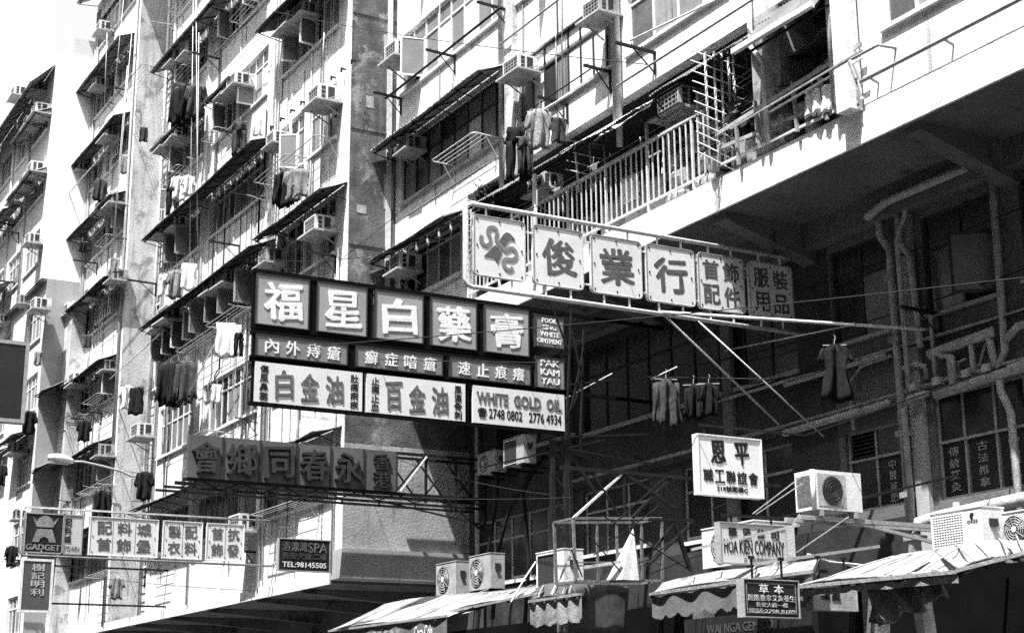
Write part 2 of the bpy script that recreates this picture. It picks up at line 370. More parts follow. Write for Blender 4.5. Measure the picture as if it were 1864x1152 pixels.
# underside and cantilever beams
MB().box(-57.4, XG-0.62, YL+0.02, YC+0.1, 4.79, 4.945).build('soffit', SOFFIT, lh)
MB().box(-57.4, XG-0.62, YL-.045, YL+.015, 4.77, 5.02).build('edge_band', WHITE, lh)
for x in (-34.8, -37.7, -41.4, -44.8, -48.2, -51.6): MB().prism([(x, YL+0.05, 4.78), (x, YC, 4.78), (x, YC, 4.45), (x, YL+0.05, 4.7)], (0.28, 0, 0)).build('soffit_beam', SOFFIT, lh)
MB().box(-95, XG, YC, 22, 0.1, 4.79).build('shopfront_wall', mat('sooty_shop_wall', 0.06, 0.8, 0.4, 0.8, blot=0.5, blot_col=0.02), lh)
for x in (-34.6, -38.0, -41.6, -45.4, -49, -53): MB().box(x-0.2, x+0.2, YC-0.25, YC-0.01, 0.13, 4.2).build('shop_pillar', COL, lh)

# set-back bay and bay C
MB().box(-51.3, -47.0, 15.25, 22, 4.95, 31).build('core', DARKIN, lh)
hs = []; ww = []
for k in range(0, 9):
    for a, c in ((-50.7, -49.5), (-48.9, -47.4)): hs.append((a, c, sillz[k]+0.1, sillz[k]+1.4)); ww.append((a, c, sillz[k]+0.1))
YB = 15.0
wallshell(lh, -51.3, -47.0, 4.95, 31, YB, hs, DIRTYW)
for q, (a, c, z) in enumerate(ww): window(lh, a+0.01, c-0.01, z, z+1.29, YB, 2, 0.66, FRAMEW, sets[q % 4], None, {1: 85} if q in (5, 11, 8) else {})
MB().box(-47.0, -46.98, YL+0.02, YB+0.2, 4.97, 31).build('return_wall', DIRTYW, lh)
for q, x in enumerate((-49.2, -47.15, -50.95)): MB().tube([(x, YB-0.07, 4.9), (x, YB-0.07, 31)], 0.05, 8).build('drainpipe', PIPEW, lh, True)
MB().box(-57.4, -51.3, YL+0.24, 22, 4.95, 29.4).build('core', DARKIN, lh)
hs = []; ww = []
for k in range(0, 8):
    for a, c in ((-56.9, -54.4), (-54.1, -51.9)): hs.append((a, c, sillz[k], sillz[k]+WH)); ww.append((a, c, sillz[k], k))
wallshell(lh, -57.4, -51.3, 4.95, 29.4, YL, hs, WHITE)
MB().box(-51.32, -51.28, YL+0.01, YB+0.2, 4.97, 29.4).build('return_wall', DIRTYW, lh)
for q, (a, c, z, k) in enumerate(ww): window(lh, a+0.01, c-0.01, z, z+WH-0.01, YL, 4, 0.7, FRAMEW if q % 3 else FRAMEG, sets[(q+1) % 4], None, {3: 85} if (k in (4, 1, 2) and q % 2) else {})
for z, ma in ((8.1, CORR), (10.9, CORR), (13.75, CORR), (16.65, CORR), (19.6, CORR), (22.55, CORR), (25.58, CORRL)): canopy(lh, -57.4, -51.5, YL, z, 0.7, 0.3, ma)
for x in (-57.2, -56.9, -51.5): MB().tube([(x, YL-0.07, 4.9), (x, YL-0.07, 29)], 0.05, 8).build('drainpipe', PIPEG, lh, True)
for z in (10.9, 13.7, 8.2): canopy(lh, -57.5, -56.2, 13.45, z-0.2, 0.9, 0.5, CORR)
MB().box(-57.4, -51.3, YL-0.05, YL-0.01, 28.6, 29.4).build('parapet', WHITE, lh)
canopy(lh, -57.4, -47.2, YL, 29.3, 0.9, 0.5, CORRL)

# far house, standing further out
fh = thing('apartment_building', 'farthest pale apartment house at the left edge with blank side wall and rooftop sheet eaves', 'building', (-57.4, YF, 0))
MB().box(-95, -57.45, YF+0.24, 22, 18.0, 26.5).build('core', DARKIN, fh)
MB().box(-95, -57.5, YF+.5, 22, 4.2, 17.9).build('core', DARKIN, fh)
MB().box(-57.46, -57.4, YF, 22, 18.0, 27.0).build('side_wall', mat('bright_render', 0.8, .9, .05, .5, streak=.3, streak_col=.45), fh)
MB().box(-57.46, -57.38, 12.72, 22, 4.2, 18.0).build('lower_side_wall', mat('shade_grey_render', 0.3, 0.9, 0.15, 1, streak=0.5, streak_col=0.12), fh)  # lower side wall coloured darker for the shade it stands in
hs = []; ww = []
FZ = [5.2+2.72*k for k in range(9)]
hl = []; wl = []
for k in range(0, 5):
    for a, c in ((-60.2, -57.9), (-65.8, -63.2), (-69.4, -66.6), (-73.5, -70.5)): hl.append((a, c, FZ[k]-.2, FZ[k]+1.2)); wl.append((a, c, FZ[k]-.2))
for k in range(5, 8):
    for a, c in ((-60.6, -58.2), (-63.6, -61.2), (-66.8, -64.4), (-70.2, -67.6), (-74, -71.2), (-78, -75)):
        hs.append((a, c, FZ[k], FZ[k]+1.4)); ww.append((a, c, FZ[k], k))
wallshell(fh, -95, -57.46, 18.0, 26.7, YF, hs, PLAINW)
wallshell(fh, -95, -57.46, 4.2, 18.0, 12.72, hl, PLAINW)
MB().box(-95, -57.4, YF+.02, 22, 17.9, 17.99).build('soffit', SOFFIT, fh)
for a, c, z in wl: window(fh, a+.01, c-.01, z, z+1.39, 12.72, 4, 0.7, FRAMEW, sets[int(z) % 4])
MB().box(-57.36, -56.3, 13.47, YL-.01, 4.95, 17.0).build('enclosed_balcony', DIRTYW, lh)
for k in range(4): window(lh, -57.3, -56.4, sillz[k], sillz[k]+1.4, 13.42, 3, .7, FRAMEG, sets[k], sill=False)
for q, (a, c, z, k) in enumerate(ww): window(fh, a+0.01, c-0.01, z, z+1.39, YF, 4, 0.7, FRAMEW, sets[q % 4], None, {1: 85} if q % 7 == 3 else {})
for x0, x1, z in ((-61.5, -57.6, 24.6), (-61.7, -57.7, 22.2), (-66.5, -62, 22.0), (-66.9, -62.4, 18.9), (-70, -67, 24.6)): canopy(fh, x0, x1, YF, z, 0.7, 0.3, CORRL)
canopy(fh, -95, -57.5, YF, 25.75, 0.9, 0.9, CORRL)
canopy(fh, -61, -57.6, 12.72, 12.1, 0.8, 0.3, CORRL); canopy(fh, -65, -62, 12.72, 12.1, 0.7, 0.3, CORRL)
for x in (-61.0, -64.0, -67.2): MB().tube([(x, YF-0.06, 18.1), (x, YF-0.06, 27)], 0.05, 8).build('drainpipe', PIPEW, fh, True)
MB().box(-60, -57.5, YF+0.6, YF+4, 26.7, 27.9).build('roof_hut', PLAINW, fh)

# ---- right house
rh = thing('corner_tenement', 'right hand tenement with the deep overhanging balcony floor, solid white parapet and shaded wall below', 'building', (XG, YR, 0))
SB, ST = 9.85, 10.43
MB().box(XG, -4, YR+0.24, 22, 13.0, 31).build('core', DARKIN, rh)
MB().box(XG, -28.6, YR+0.24, 22, SB+0.1, 13.0).build('core', DARKIN, rh)
MB().box(-16.15, -4, YR+0.24, 22, SB+0.1, 13.0).build('core', DARKIN, rh)
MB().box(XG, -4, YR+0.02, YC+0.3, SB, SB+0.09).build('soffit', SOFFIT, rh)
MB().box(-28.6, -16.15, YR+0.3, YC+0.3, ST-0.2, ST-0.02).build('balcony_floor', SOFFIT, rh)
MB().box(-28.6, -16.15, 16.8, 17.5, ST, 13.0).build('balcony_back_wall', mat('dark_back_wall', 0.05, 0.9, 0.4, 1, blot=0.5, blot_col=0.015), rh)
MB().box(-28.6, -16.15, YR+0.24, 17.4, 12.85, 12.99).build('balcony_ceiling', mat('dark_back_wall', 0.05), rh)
HR = [(-31.85, -28.95, 11.2, 12.6), (-28.6, -16.15, ST, 12.85), (-15.6, -13.2, 11.45, 12.9), (-12.9, -10, 11.45, 12.9)]
for z0, z1, sp in ((13.65, 15.1, [(-31.95, -26.75), (-26.3, -22.6), (-22.25, -19.2), (-18.8, -16.5), (-15.6, -13), (-12.4, -9)]),
                   (16.45, 18.0, [(-32.1, -26.9), (-26.3, -23), (-22.3, -19)]), (19.3, 20.8, [(-31.9, -27), (-26, -22)])):
    HR += [(a, c, z0, z1) for a, c in sp]
wallshell(rh, XG+0.02, -4, SB+0.1, 31, YR, HR, WHITE)
MB().box(XG+0.02, -4, YR-0.05, YR-0.003, SB-0.01, ST-0.02).build('slab_edge', WHITE, rh)
for q, (a, c, z0, z1) in enumerate(HR):
    if q == 1: continue
    n = max(3, int(round((c-a)/0.68)))
    if abs(a+26.3) < .01 and z0 < 14: window(rh, a+.01, c-.01, z0, z1-.01, YR, 8, 0.68, FRAMED, (GLASSF, GLASSW, DARKIN, GLASSF, GLASSW, GLASSW, GLASSW, GLASSF), (GLASSW, GLASSW, GLASSW), {}, rnd=False)
    elif q == 0: window(rh, a+.01, c-.01, z0, z1-.01, YR, 5, 0.68, FRAMEW, (GLASS2, GLASS, GLASSC), (GLASS,), {0: 40})
    elif z0 > 16: window(rh, a+.01, c-.01, z0, z1-.01, YR, n, 0.7, FRAMEW, (GLASSF, GLASS2, GLASSF, GLASSC), (GLASSF,), {1: 75})
    elif q == 4: window(rh, a+.01, c-.01, z0, z1-.01, YR, 8, 0.66, FRAMED, (GLASSF, GLASS, GLASSC, GLASSC, GLASS2, GLASSC, GLASSC), (GLASS2, GLASSF, GLASSF, GLASS))
    else: window(rh, a+.01, c-.01, z0, z1-.01, YR, n, 0.68, FRAMEW, (GLASS2, GLASSC, GLASSF), (GLASS2,))
canopy(rh, XG+0.05, -26.75, YR, 14.95, 0.72, 0.3, CORRL)
canopy(rh, XG+0.05, -28.3, YR, 12.18, 0.75, 0.35, CORR)
canopy(rh, -28.3, -24.2, YR, 12.32, 0.32, 0.25, CORR, dy=-0.05)
canopy(rh, -24.2, -21.2, YR, 12.28, 0.36, 0.25, CORRL, dy=-0.06)
canopy(rh, -21.2, -18.7, YR, 12.36, 0.32, 0.25, CORR)
# piers and pipes of the right house
MB().box(-26.72, -26.33, YR-0.12, YR-0.005, 12.6, 31).build('pier', DIRTYW, rh)
MB().box(-18.65, -17.95, YR-0.02, 16.8, ST, 12.84).build('pier', mat('spalled_concrete', 0.28, 0.9, 0.3, 4, blot=0.8, blot_col=0.1, bthr=0.5), rh)
MB().box(-16.4, -16.1, YR-0.3, YR-0.055, ST-0.1, 14).build('pier', PIPEW, rh)
for pts, r in [([(-26.9, YR-0.1, 12.5), (-26.9, YR-0.1, 31)], 0.05), ([(-22.45, YR-0.1, 11.9), (-22.45, YR-0.1, 31)], 0.06), ([(-22.62, YR-0.08, 12.4), (-22.62, YR-0.08, 31)], 0.035),
               ([(-16.55, YR-0.2, 10.5), (-16.55, YR-0.2, 14)], 0.045), ([(-18.2, YR-0.15, 10.5), (-18.2, YR-0.15, 11.9), (-18.55, YR-0.1, 12.3), (-18.55, YR-0.1, 14)], 0.045),
               ([(-25.2, YR-0.3, 10.4), (-25.2, YR-0.3, 12.2)], 0.05)]:
    MB().tube(pts, r, 9).build('drainpipe', PIPEW, rh, True)
# long handrail-like pole fixed off the parapet (right) and its brackets
pp = MB().tube([(-16.0, YR-0.16, 10.72), (-10.0, YR-0.16, 10.72)], 0.03, 8)
for x in (-15.8, -14.3, -12.8): pp.bar((x, YR, 10.66), (x, YR-0.16, 10.7), 0.03)
pp.build('wall_rail', PIPEG, rh)
MB().tube([(-22.2, YR-0.3, 12.95), (-17.9, YR-0.3, 12.95)], 0.022, 7).build('wall_rail', PIPEG, rh)
MB().tube([(-31.0, YR-0.3, 10.95+2.1), (-27.1, YR-0.3, 13.05)], 0.022, 7).build('wall_rail', PIPEG, rh)
MB().tube([(-26.6, YR-0.28, 15.55), (-21.5, YR-0.28, 15.55)], 0.022, 7).build('wall_rail', PIPEG, rh)
fr = MB(); fr.tube([(-16.0, YR-0.3, 11.05), (-15.45, YR-0.3, 11.05), (-15.4, YR, 11.05)], 0.022, 6); fr.build('wall_rail', PIPEG, rh)
# haunched beams under the overhang, edge beam and wall-top beam
for x in (-15.45, -20.0, -24.6, -29.0):
    MB().prism([(x, YR+0.1, SB-0.0), (x, YC, SB-0.0), (x, YC, SB-0.62), (x, YR+0.1, SB-0.12)], (0.32, 0, 0)).build('soffit_beam', SOFFIT, rh)
MB().box(XG+.03, -4, YC-0.3, YC-0.005, SB-0.42, SB-0.002).build('wall_beam', SHADEW, rh)
# ---- shaded set-back wall below
HC = [(-17.2, -15.72, 7.72, 9.3), (-19.35, -18.0, 7.7, 9.3), (-17.22, -13.9, 4.85, 6.45), (-19.25, -17.95, 4.9, 6.2),
      (-32.0, -28.0, 4.75, 6.2), (-27.3, -24.9, 5.0, 6.3), (-27.2, -20.3, 7.5, 9.3), (-23.8, -20.6, 4.9, 6.3), (-30.8, -27.6, 7.6, 9.2), (-15.2, -12, 7.8, 9.3)]
SHADEK = mat('painted_shade_lower_wall', 0.045, 0.85, 0.25, 1.2, streak=0.6, streak_col=0.03, blot=0.5, blot_col=0.02, bump=0.5)  # darker copy of the lower wall colour, deepens shade in the left recess
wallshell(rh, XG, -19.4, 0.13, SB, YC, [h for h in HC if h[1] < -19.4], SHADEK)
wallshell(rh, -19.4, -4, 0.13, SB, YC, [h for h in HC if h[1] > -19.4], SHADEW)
MB().box(XG, -4, YC+0.25, 22, 0.13, SB).build('core', DARKIN, rh)
for q, (a, c, z0, z1) in enumerate(HC):
    if q == 2: continue
    if q == 3: continue
    window(rh, a+.01, c-.01, z0, z1-.01, YC, max(2, int((c-a)/0.75)), 0.66, FRAMEG if q in (4, 5, 7) else FRAMED, (GLASS,) if a < -19.4 else (GLASS, GLASS, GLASS2), (GLASS,), {1: 50} if q == 0 else {}, rnd=a > -19.4)
MB().box(-31.5, -4, YC-.035, YC-.004, 0.14, 4.7).build('shade_band', mat('painted_shade', .028, .85, .5, 1.5, blot=.6, blot_col=.07, spec=.1), rh)  # dark band coloured in as shade over the sunlit foot of the wall
for x in (-17.5, -22.2, -27.8): MB().box(x-0.14, x+0.14, YC-0.1, YC-0.01, 3.0, SB-0.43).build('pilaster', COL if x > -18 else SHADEW, rh)  # left pilasters take a darker colour to deepen the recess shade
# string courses and horizontal pipes
PIPEL = mat('lower_wall_pipe', 0.36, 0.5, 0.3, 5, streak=0.5, streak_col=0.1, bump=0.4)
def hp(pts, r, ma=PIPEL, name='water_pipe'): return MB().tube(pts, r, 9).build(name, ma, rh, True)
yc = YC-0.12
hp([(-27.5, yc, 6.55), (-19.8, yc, 6.55), (-17.0, yc, 6.6), (-14.0, yc, 6.62)], 0.035, PIPEG)
hp([(-20.6, yc-0.02, 6.42), (-19.4, yc-0.02, 6.45), (-18.0, yc-0.02, 6.48)], 0.06)
hp([(-17.0, yc-0.02, 6.42), (-15.6, yc-0.02, 6.5), (-12.0, yc-0.02, 6.55)], 0.085)
hp([(-23.5, yc, 7.32), (-15.0, yc, 7.32), (-11.0, yc, 7.33)], 0.03)
hp([(-20.5, yc-0.03, 7.24), (-18.0, yc-0.03, 7.26)], 0.04)
hp([(-17.05, yc-0.04, 7.05), (-15.75, yc-0.04, 7.12)], 0.08)
hp([(-16.8, yc-0.05, 7.0), (-16.62, yc-0.05, 6.92), (-16.6, yc-0.05, 6.5)], 0.07)
hp([(-15.85, yc-0.03, 7.05), (-15.78, yc-0.03, 6.6)], 0.06)
hp([(-17.8, yc, 6.95), (-17.4, yc, 6.98), (-17.2, yc, 6.9), (-17.2, yc, 6.7)], 0.05)
hp([(-16.9, yc, 6.62), (-16.1, yc, 6.7), (-16.0, yc, 6.9), (-15.95, yc, 7.0)], 0.022)
hp([(-16.5, yc-.02, 6.62), (-16.5, yc-.02, 6.82), (-16.35, yc-.02, 6.84)], 0.02)
hp([(-17.75, yc-.03, 4.6), (-17.75, yc-.03, 8.9), (-17.95, yc-.03, 9.2), (-17.95, yc-.03, 9.75)], 0.065)
hp([(-17.5, yc-.09, 6.6), (-17.52, yc-.09, 9.0), (-17.3, yc-.09, 9.35), (-17.3, yc-.09, 9.8)], 0.04)
hp([(-17.22, yc-.05, 7.2), (-17.3, yc-.05, 8.7), (-17.5, yc-.05, 8.95), (-17.5, yc-.05, 9.8)], 0.055)
hp([(-18.0, YC-0.35, 9.5), (-17.5, YC-0.4, 9.6), (-15.6, YC-0.4, 9.62)], 0.07)
hp([(-17.62, yc-.1, 4.5), (-17.62, yc-.1, 6.3), (-17.5, yc-.1, 6.45), (-17.1, yc-.1, 6.45)], 0.05)
hp([(-15.6, yc, 3.0), (-15.6, yc, 5.9), (-15.75, yc, 6.25), (-15.75, yc, 6.6), (-15.6, yc, 6.8), (-15.55, yc, 9.7)], 0.06)
hp([(-15.55, yc-.02, 6.95), (-15.3, yc-.02, 7.1), (-13.5, yc-.02, 7.15)], 0.06)
for z in (4.95, 5.9, 7.4, 8.4): MB().box(-17.85, -17.64, yc-.11, yc+.06, z, z+0.09).build('pipe_clamp', PIPEG, rh)
hp([(-15.0, YC-0.35, 4.62), (-16.9, YC-0.35, 4.55), (-17.3, YC-0.4, 4.5), (-17.42, YC-0.4, 4.3), (-17.4, YC-0.4, 2.0)], 0.1)
for z in (4.25, 3.9): MB().box(-17.53, -17.27, YC-0.52, YC-0.28, z, z+0.07).build('pipe_clamp', PIPEG, rh)
hp([(XG+0.6, yc, 4.9), (XG+0.6, yc, 9.5)], 0.05); hp([(-28.0+.3, yc, 3), (-27.7, yc, 9.5)], 0.05)
hp([(XG+1.2, YC-0.25, 3.2), (XG+1.3, YC-0.3, 5.0), (XG+1.9, YC-0.3, 6.6), (XG+1.9, YC-0.25, 9.0)], 0.035, IRON, 'cable')
hp([(-30.3, YC-0.5, 3.9), (-30.1, YC-0.5, 5.2), (-29.6, YC-0.45, 6.2), (-28.6, YC-0.4, 7.0), (-27.4, YC-0.3, 7.3)], 0.05, IRON, 'cable')
hp([(-28.9, YC-0.5, 3.7), (-28.7, YC-0.5, 5.0), (-28.9, YC-0.5, 6.5), (-28.0, YC-0.4, 7.3)], 0.045, IRON, 'cable')

# ================================================================== LETTERING
_G = {}
def glyph(ch, bold):
    key = (ch, bold)
    if key in _G: return _G[key]
    c = bpy.data.curves.new('g', 'FONT'); c.body = ch; c.resolution_u = 2; c.size = 1
    o = bpy.data.objects.new('g', c); sc.collection.objects.link(o)
    me = bpy.data.meshes.new_from_object(o.evaluated_get(bpy.context.evaluated_depsgraph_get()))
    vs = [v.co.copy() for v in me.vertices]; fs = [tuple(p.vertices) for p in me.polygons]
    ed = {}
    for p in me.polygons:
        q = list(p.vertices)
        for i in range(len(q)):
            a, b = q[i], q[(i+1) % len(q)]
            if (b, a) in ed: ed.pop((b, a))
            else: ed[(a, b)] = 1
    bpy.data.objects.remove(o); bpy.data.curves.remove(c); bpy.data.meshes.remove(me)
    if not vs: vs = [Vector((0,0,0))]*1; fs = []
    x0 = min(v.x for v in vs); x1 = max(v.x for v in vs); y0 = min(v.y for v in vs); y1 = max(v.y for v in vs)
    _G[key] = (vs, fs, list(ed), (x0, x1, y0, y1)); return _G[key]
def letter(mb, ch, u0, u1, v0, v1, place, depth=0.02, bold=0.03, fit=True, brush=0.0):
    """one character filling the box u0..u1, v0..v1 on a face; place(u, v, d) gives the world point"""
    vs, fs, ed, (x0, x1, y0, y1) = glyph(ch, 0)
    if not fs: return
    W, H = max(x1-x0, 1e-3), max(y1-y0, 1e-3)
    if fit: sx, sy = (u1-u0)/W, (v1-v0)/H; ox, oy = u0, v0
    else: sx = sy = fit; ox, oy = u0, v0
    b = bold*(v1-v0)
    offs = [(0, 0)] if b <= 0 else [(-b, 0), (b, 0), (0, -b*0.8), (0, b*0.8)]
    if b > 0.02*(v1-v0) : offs += [(-b*.7, -b*.6), (b*.7, b*.6), (b*.7, -b*.6), (-b*.7, b*.6)]
    for i, (dx, dy) in enumerate(offs):
        dd = depth-0.0007*i; P = []
        for v in vs:
            a, c = (v.x-x0)/W, (v.y-y0)/H
            if brush:
                a2 = a+brush*(0.02*math.sin(4*c+1)+0.012*math.sin(9*a+4*c)); c2 = c+brush*(0.07*(a-0.5)+0.012*math.sin(8*a))
                k = 1+brush*0.7*math.sin(8*a+7*c+ord(ch[0]))
            else: a2, c2, k = a, c, 1
            P.append((ox+a2*W*sx+dx*k, oy+c2*H*sy+dy*k))
        n = len(P)
        mb.add([place(p[0], p[1], dd) for p in P]+[place(p[0], p[1], 0.0) for p in P], fs+[(a, n+a, n+b2, b2) for a, b2 in ed])
def words(par, s, u0, u1, v0, v1, place, ma, depth=0.015, bold=0.02, gap=0.18, name='lettering', vertical=False, each=False, brush=0.0, cjkgap=None):
    """a line of writing fitted to a box; big characters become parts of their own"""
    org = worg(par)
    if vertical:
        n = len(s); H = (v1-v0)/n
        for i, ch in enumerate(s):
            if ch == ' ': continue
            mb = MB(); letter(mb, ch, u0, u1, v1-H*(i+1)+H*gap/2, v1-H*i-H*gap/2, place, depth, bold, True, brush); mb.build('character', ma, par)
        return
    if ord(max(s)) > 0x2000 and each:
        n = len(s); W = (u1-u0)/n
        for i, ch in enumerate(s):
            if ch == ' ': continue
            mb = MB(); vv0, vv1 = v0, v1
            if ch in '一二': vv0, vv1 = v0+(v1-v0)*(0.4 if ch == '一' else .15), v0+(v1-v0)*(0.5 if ch == '一' else .85)
            letter(mb, ch, u0+W*i+W*gap/2, u0+W*(i+1)-W*gap/2, vv0, vv1, place, depth, bold, True, brush); mb.build('character', ma, par)
        return
    bb = glyph(s, 0)[3]; k = (u1-u0)/(bb[1]-bb[0]); pos = 0
    for wd_ in s.split(' '):
        if wd_:
            end = s.index(wd_, pos)+len(wd_); e = glyph(s[:end], 0)[3][1]; wb_ = glyph(wd_, 0)[3]; pos = end
            hh_ = (wb_[3]-wb_[2])/(bb[3]-bb[2])
            mb = MB(); letter(mb, wd_, u0+(e-(wb_[1]-wb_[0])-bb[0])*k, u0+(e-bb[0])*k, v0+(wb_[2]-bb[2])/(bb[3]-bb[2])*(v1-v0), v0+(wb_[3]-bb[2])/(bb[3]-bb[2])*(v1-v0), place, depth, bold/max(hh_, .3), True, brush); mb.build(name, ma, par)
def faceX(X): return lambda u, v, d: Vector((X+d, u, v))
def faceY(Y): return lambda u, v, d: Vector((u, Y-d, v))

def Yat(X, z, px):                       # where on plane X, at height z, the picture column px falls
    Y = onX(px, 800, X).y
    for _ in range(4):
        v = Vector((X, Y, z-CAMZ)); py = 576-FPX*(v.dot(Uv))/(v.dot(Fv)); Y = onX(px, py, X).y
    return Y
def board(t, X, y0, y1, z0, z1, ma, th=0.07, trim=None, tw=0.03, name='panel', rnd=0.0, screws=False):
    """sign panel with trim; face at X, body behind it"""
    mb = MB()
    if rnd:
        pts = []
        for cy, cz, a0 in ((y1-rnd, z1-rnd, 0), (y0+rnd, z1-rnd, 90), (y0+rnd, z0+rnd, 180), (y1-rnd, z0+rnd, 270)):
            for k in range(5): a = R(a0+22.5*k); pts.append((X-th, cy+rnd*math.cos(a), cz+rnd*math.sin(a)))
        mb.prism(pts, (th, 0, 0))
    else: mb.box(X-th, X, y0, y1, z0, z1)
    p = mb.build(name, ma, t)
    if trim:
        f = MB()
        if rnd:
            q = [(X+0.004, a[1], a[2]) for a in pts]+[(X+0.004, pts[0][1], pts[0][2])]
            f.tube(q, tw*0.5, 5)
        else:
            f.box(X-th-0.01, X+0.015, y0-tw, y0-0.002, z0-tw, z1+tw); f.box(X-th-0.01, X+0.015, y1+0.002, y1+tw, z0-tw, z1+tw)
            f.box(X-th-0.01, X+0.015, y0, y1, z0-tw, z0-0.002); f.box(X-th-0.01, X+0.015, y0, y1, z1+0.002, z1+tw)
        f.build('trim', trim, p)
    if screws:
        s = MB()
        for yy in (y0+0.06, (y0+y1)/2, y1-0.06):
            for zz in (z0+0.06, (z0+z1)/2, z1-0.06):
                if abs(yy-(y0+y1)/2) < .01 and abs(zz-(z0+z1)/2) < .01: continue
                s.box(X+0.001, X+0.012, yy-0.012, yy+0.012, zz-0.012, zz+0.012)
        s.build('screws', IRON, p)
    return p
def wire(a, b, sag=0.1, r=0.008, n=10):
    a, b = Vector(a), Vector(b)
    return [a*(1-i/n)+b*(i/n)-Vector((0, 0, sag*4*(i/n)*(1-i/n))) for i in range(n+1)]

# ---------------------------------------------------------------- sign 1: white panels in a tubular frame
X = -20.0
s1 = thing('projecting_sign', 'tubular framed sign with snake emblem panel and five pale character panels over the street', 'sign', (X, 13.8, 7.7))
zt, zb = onX(900, 385, X).z+0.06, onX(900, 528, X).z
yl = Yat(X, zt, 846)
f = MB(); r = 0.036
f.tube([(X, 17.1, zt), (X, yl+0.12, zt), (X, yl+0.03, zt-0.03), (X, yl, zt-0.12), (X, yl, zb+0.12), (X, yl+0.03, zb+0.03), (X, yl+0.12, zb), (X, 17.1, zb)], r, 9)
f.build('tube_frame', PIPEW, s1, True)
pans = [(862, 955, 390, 499, 'snake'), (970, 1060, 414, 515, '俊'), (1075, 1166, 434, 532, '業'), (1175, 1262, 451, 548, '行'), (1269, 1352, 470, 561, '首飾配件'), (1362, 1440, 487, 574, '服裝用品')]
pz1, pz0 = onX(862, 390, X).z, onX(862, 499, X).z
prev = None; F = faceX(X+0.002)
for q, (xa, xb, ya, yb, ch) in enumerate(pans):
    y0, y1 = Yat(X, pz1, xa), Yat(X, pz1, xb)
    board(s1, X, y0, y1, pz0, pz1, SIGNW, 0.06, FRAMEG, 0.024, 'panel', 0.07, True)
    c = (y0+y1)/2; h = (pz1-pz0); wv = (y1-y0)
    st = MB()
    for yy in (y0+wv*0.25, y0+wv*0.75): st.bar((X-0.02, yy, pz1), (X-0.02, yy, zt), 0.025); st.bar((X-0.02, yy, pz0), (X-0.02, yy, zb), 0.025)
    if prev is not None:
        for zz in (pz0+h*0.12, pz1-h*0.15): st.bar((X-0.02, prev, zz), (X-0.02, y0, zz), 0.025)
    prev = y1; st.build('stay', FRAMEW, s1)
    if ch == 'snake':
        em = MB()
        def q2(p): return onX(850+p[0]/6.178, 380+p[1]/6.178, X)
        path = [(165, 300), (155, 345), (175, 393), (222, 415), (260, 385), (258, 330), (236, 275), (242, 225), (285, 212), (325, 235), (335, 290), (328, 350), (370, 405), (430, 475), (465, 456), (510, 450), (550, 495), (545, 555), (495, 575), (430, 567), (405, 610), (430, 665), (475, 692), (515, 665)]
        P2 = [q2(p) for p in path]
        dense = []
        for i in range(len(P2)-1):
            a, b, c2, d = P2[max(i-1, 0)], P2[i], P2[i+1], P2[min(i+2, len(P2)-1)]
            for k in range(4):
                t = k/4; dense.append(0.5*((2*b)+(c2-a)*t+(2*a-5*b+4*c2-d)*t*t+(3*b-3*c2+d-a)*t*t*t))
        dense.append(P2[-1])
        L2, Rr = [], []
        for i, p in enumerate(dense):
            d = (dense[min(i+1, len(dense)-1)]-dense[max(i-1, 0)]).normalized(); n_ = Vector((0, -d.z, d.y))*0.031
            L2.append(p+n_); Rr.append(p-n_)
        for i in range(len(dense)-1):
            em.prism([Vector((X+0.003, a.y, a.z)) for a in (L2[i], L2[i+1], Rr[i+1], Rr[i])], (0.008, 0, 0))
        em.build('snake_emblem', mat('emblem_grey', 0.17, 0.5, 0.15, 6), s1)
        e2 = MB()
        for poly in ([(190, 533), (318, 407), (395, 490), (342, 618), (305, 552)], [(364, 357), (410, 287), (440, 268), (482, 280), (537, 345), (530, 372), (515, 350), (470, 352), (427, 436)]):
            e2.prism([Vector((X+0.003, q2(p).y, q2(p).z)) for p in poly], (0.008, 0, 0))
        e2.build('arrow_emblem', INKM, s1)
    elif len(ch) == 1:
        mb = MB(); letter(mb, ch, c-wv*0.32, c+wv*0.34, pz0+h*0.2, pz1-h*0.2, F, 0.005, 0.028, True, 1.0); mb.build('character', INKM, s1)
    else:
        for i, cc in enumerate(ch):
            cy = c+wv*(-0.22 if i % 2 == 0 else 0.22); cz = pz0+h*(0.72 if i < 2 else 0.28)
            mb = MB(); letter(mb, cc, cy-wv*0.17, cy+wv*0.17, cz-h*0.17, cz+h*0.17, F, 0.005, 0.022, True, 0.8); mb.build('character', INKM, s1)
b = MB()
a1 = onX(1203, 568, X); b.tube([a1, at(1692, 600, 17.1)], 0.028, 7)
b.tube([a1+Vector((0, 0.03, -0.02)), at(1421, 775, 17.1)], 0.02, 7); b.tube([Vector((-20, 14.85, zb)), at(1500, 795, 17.1)], 0.014, 7)
b.build('brace', PIPEW, s1, True)
gr = MB()
for k in range(3): yy = yl+0.06+0.055*k; gr.bar((X-0.12, yy, zb+0.05), (X-0.12, yy, zt-0.05), 0.012)
for k in range(12): zz = zb+0.1+(zt-zb-0.2)*k/11; gr.bar((X-0.12, yl+0.03, zz), (X-0.12, yl+0.22, zz), 0.01)
gr.build('mesh_strip', FRAMEW, s1)

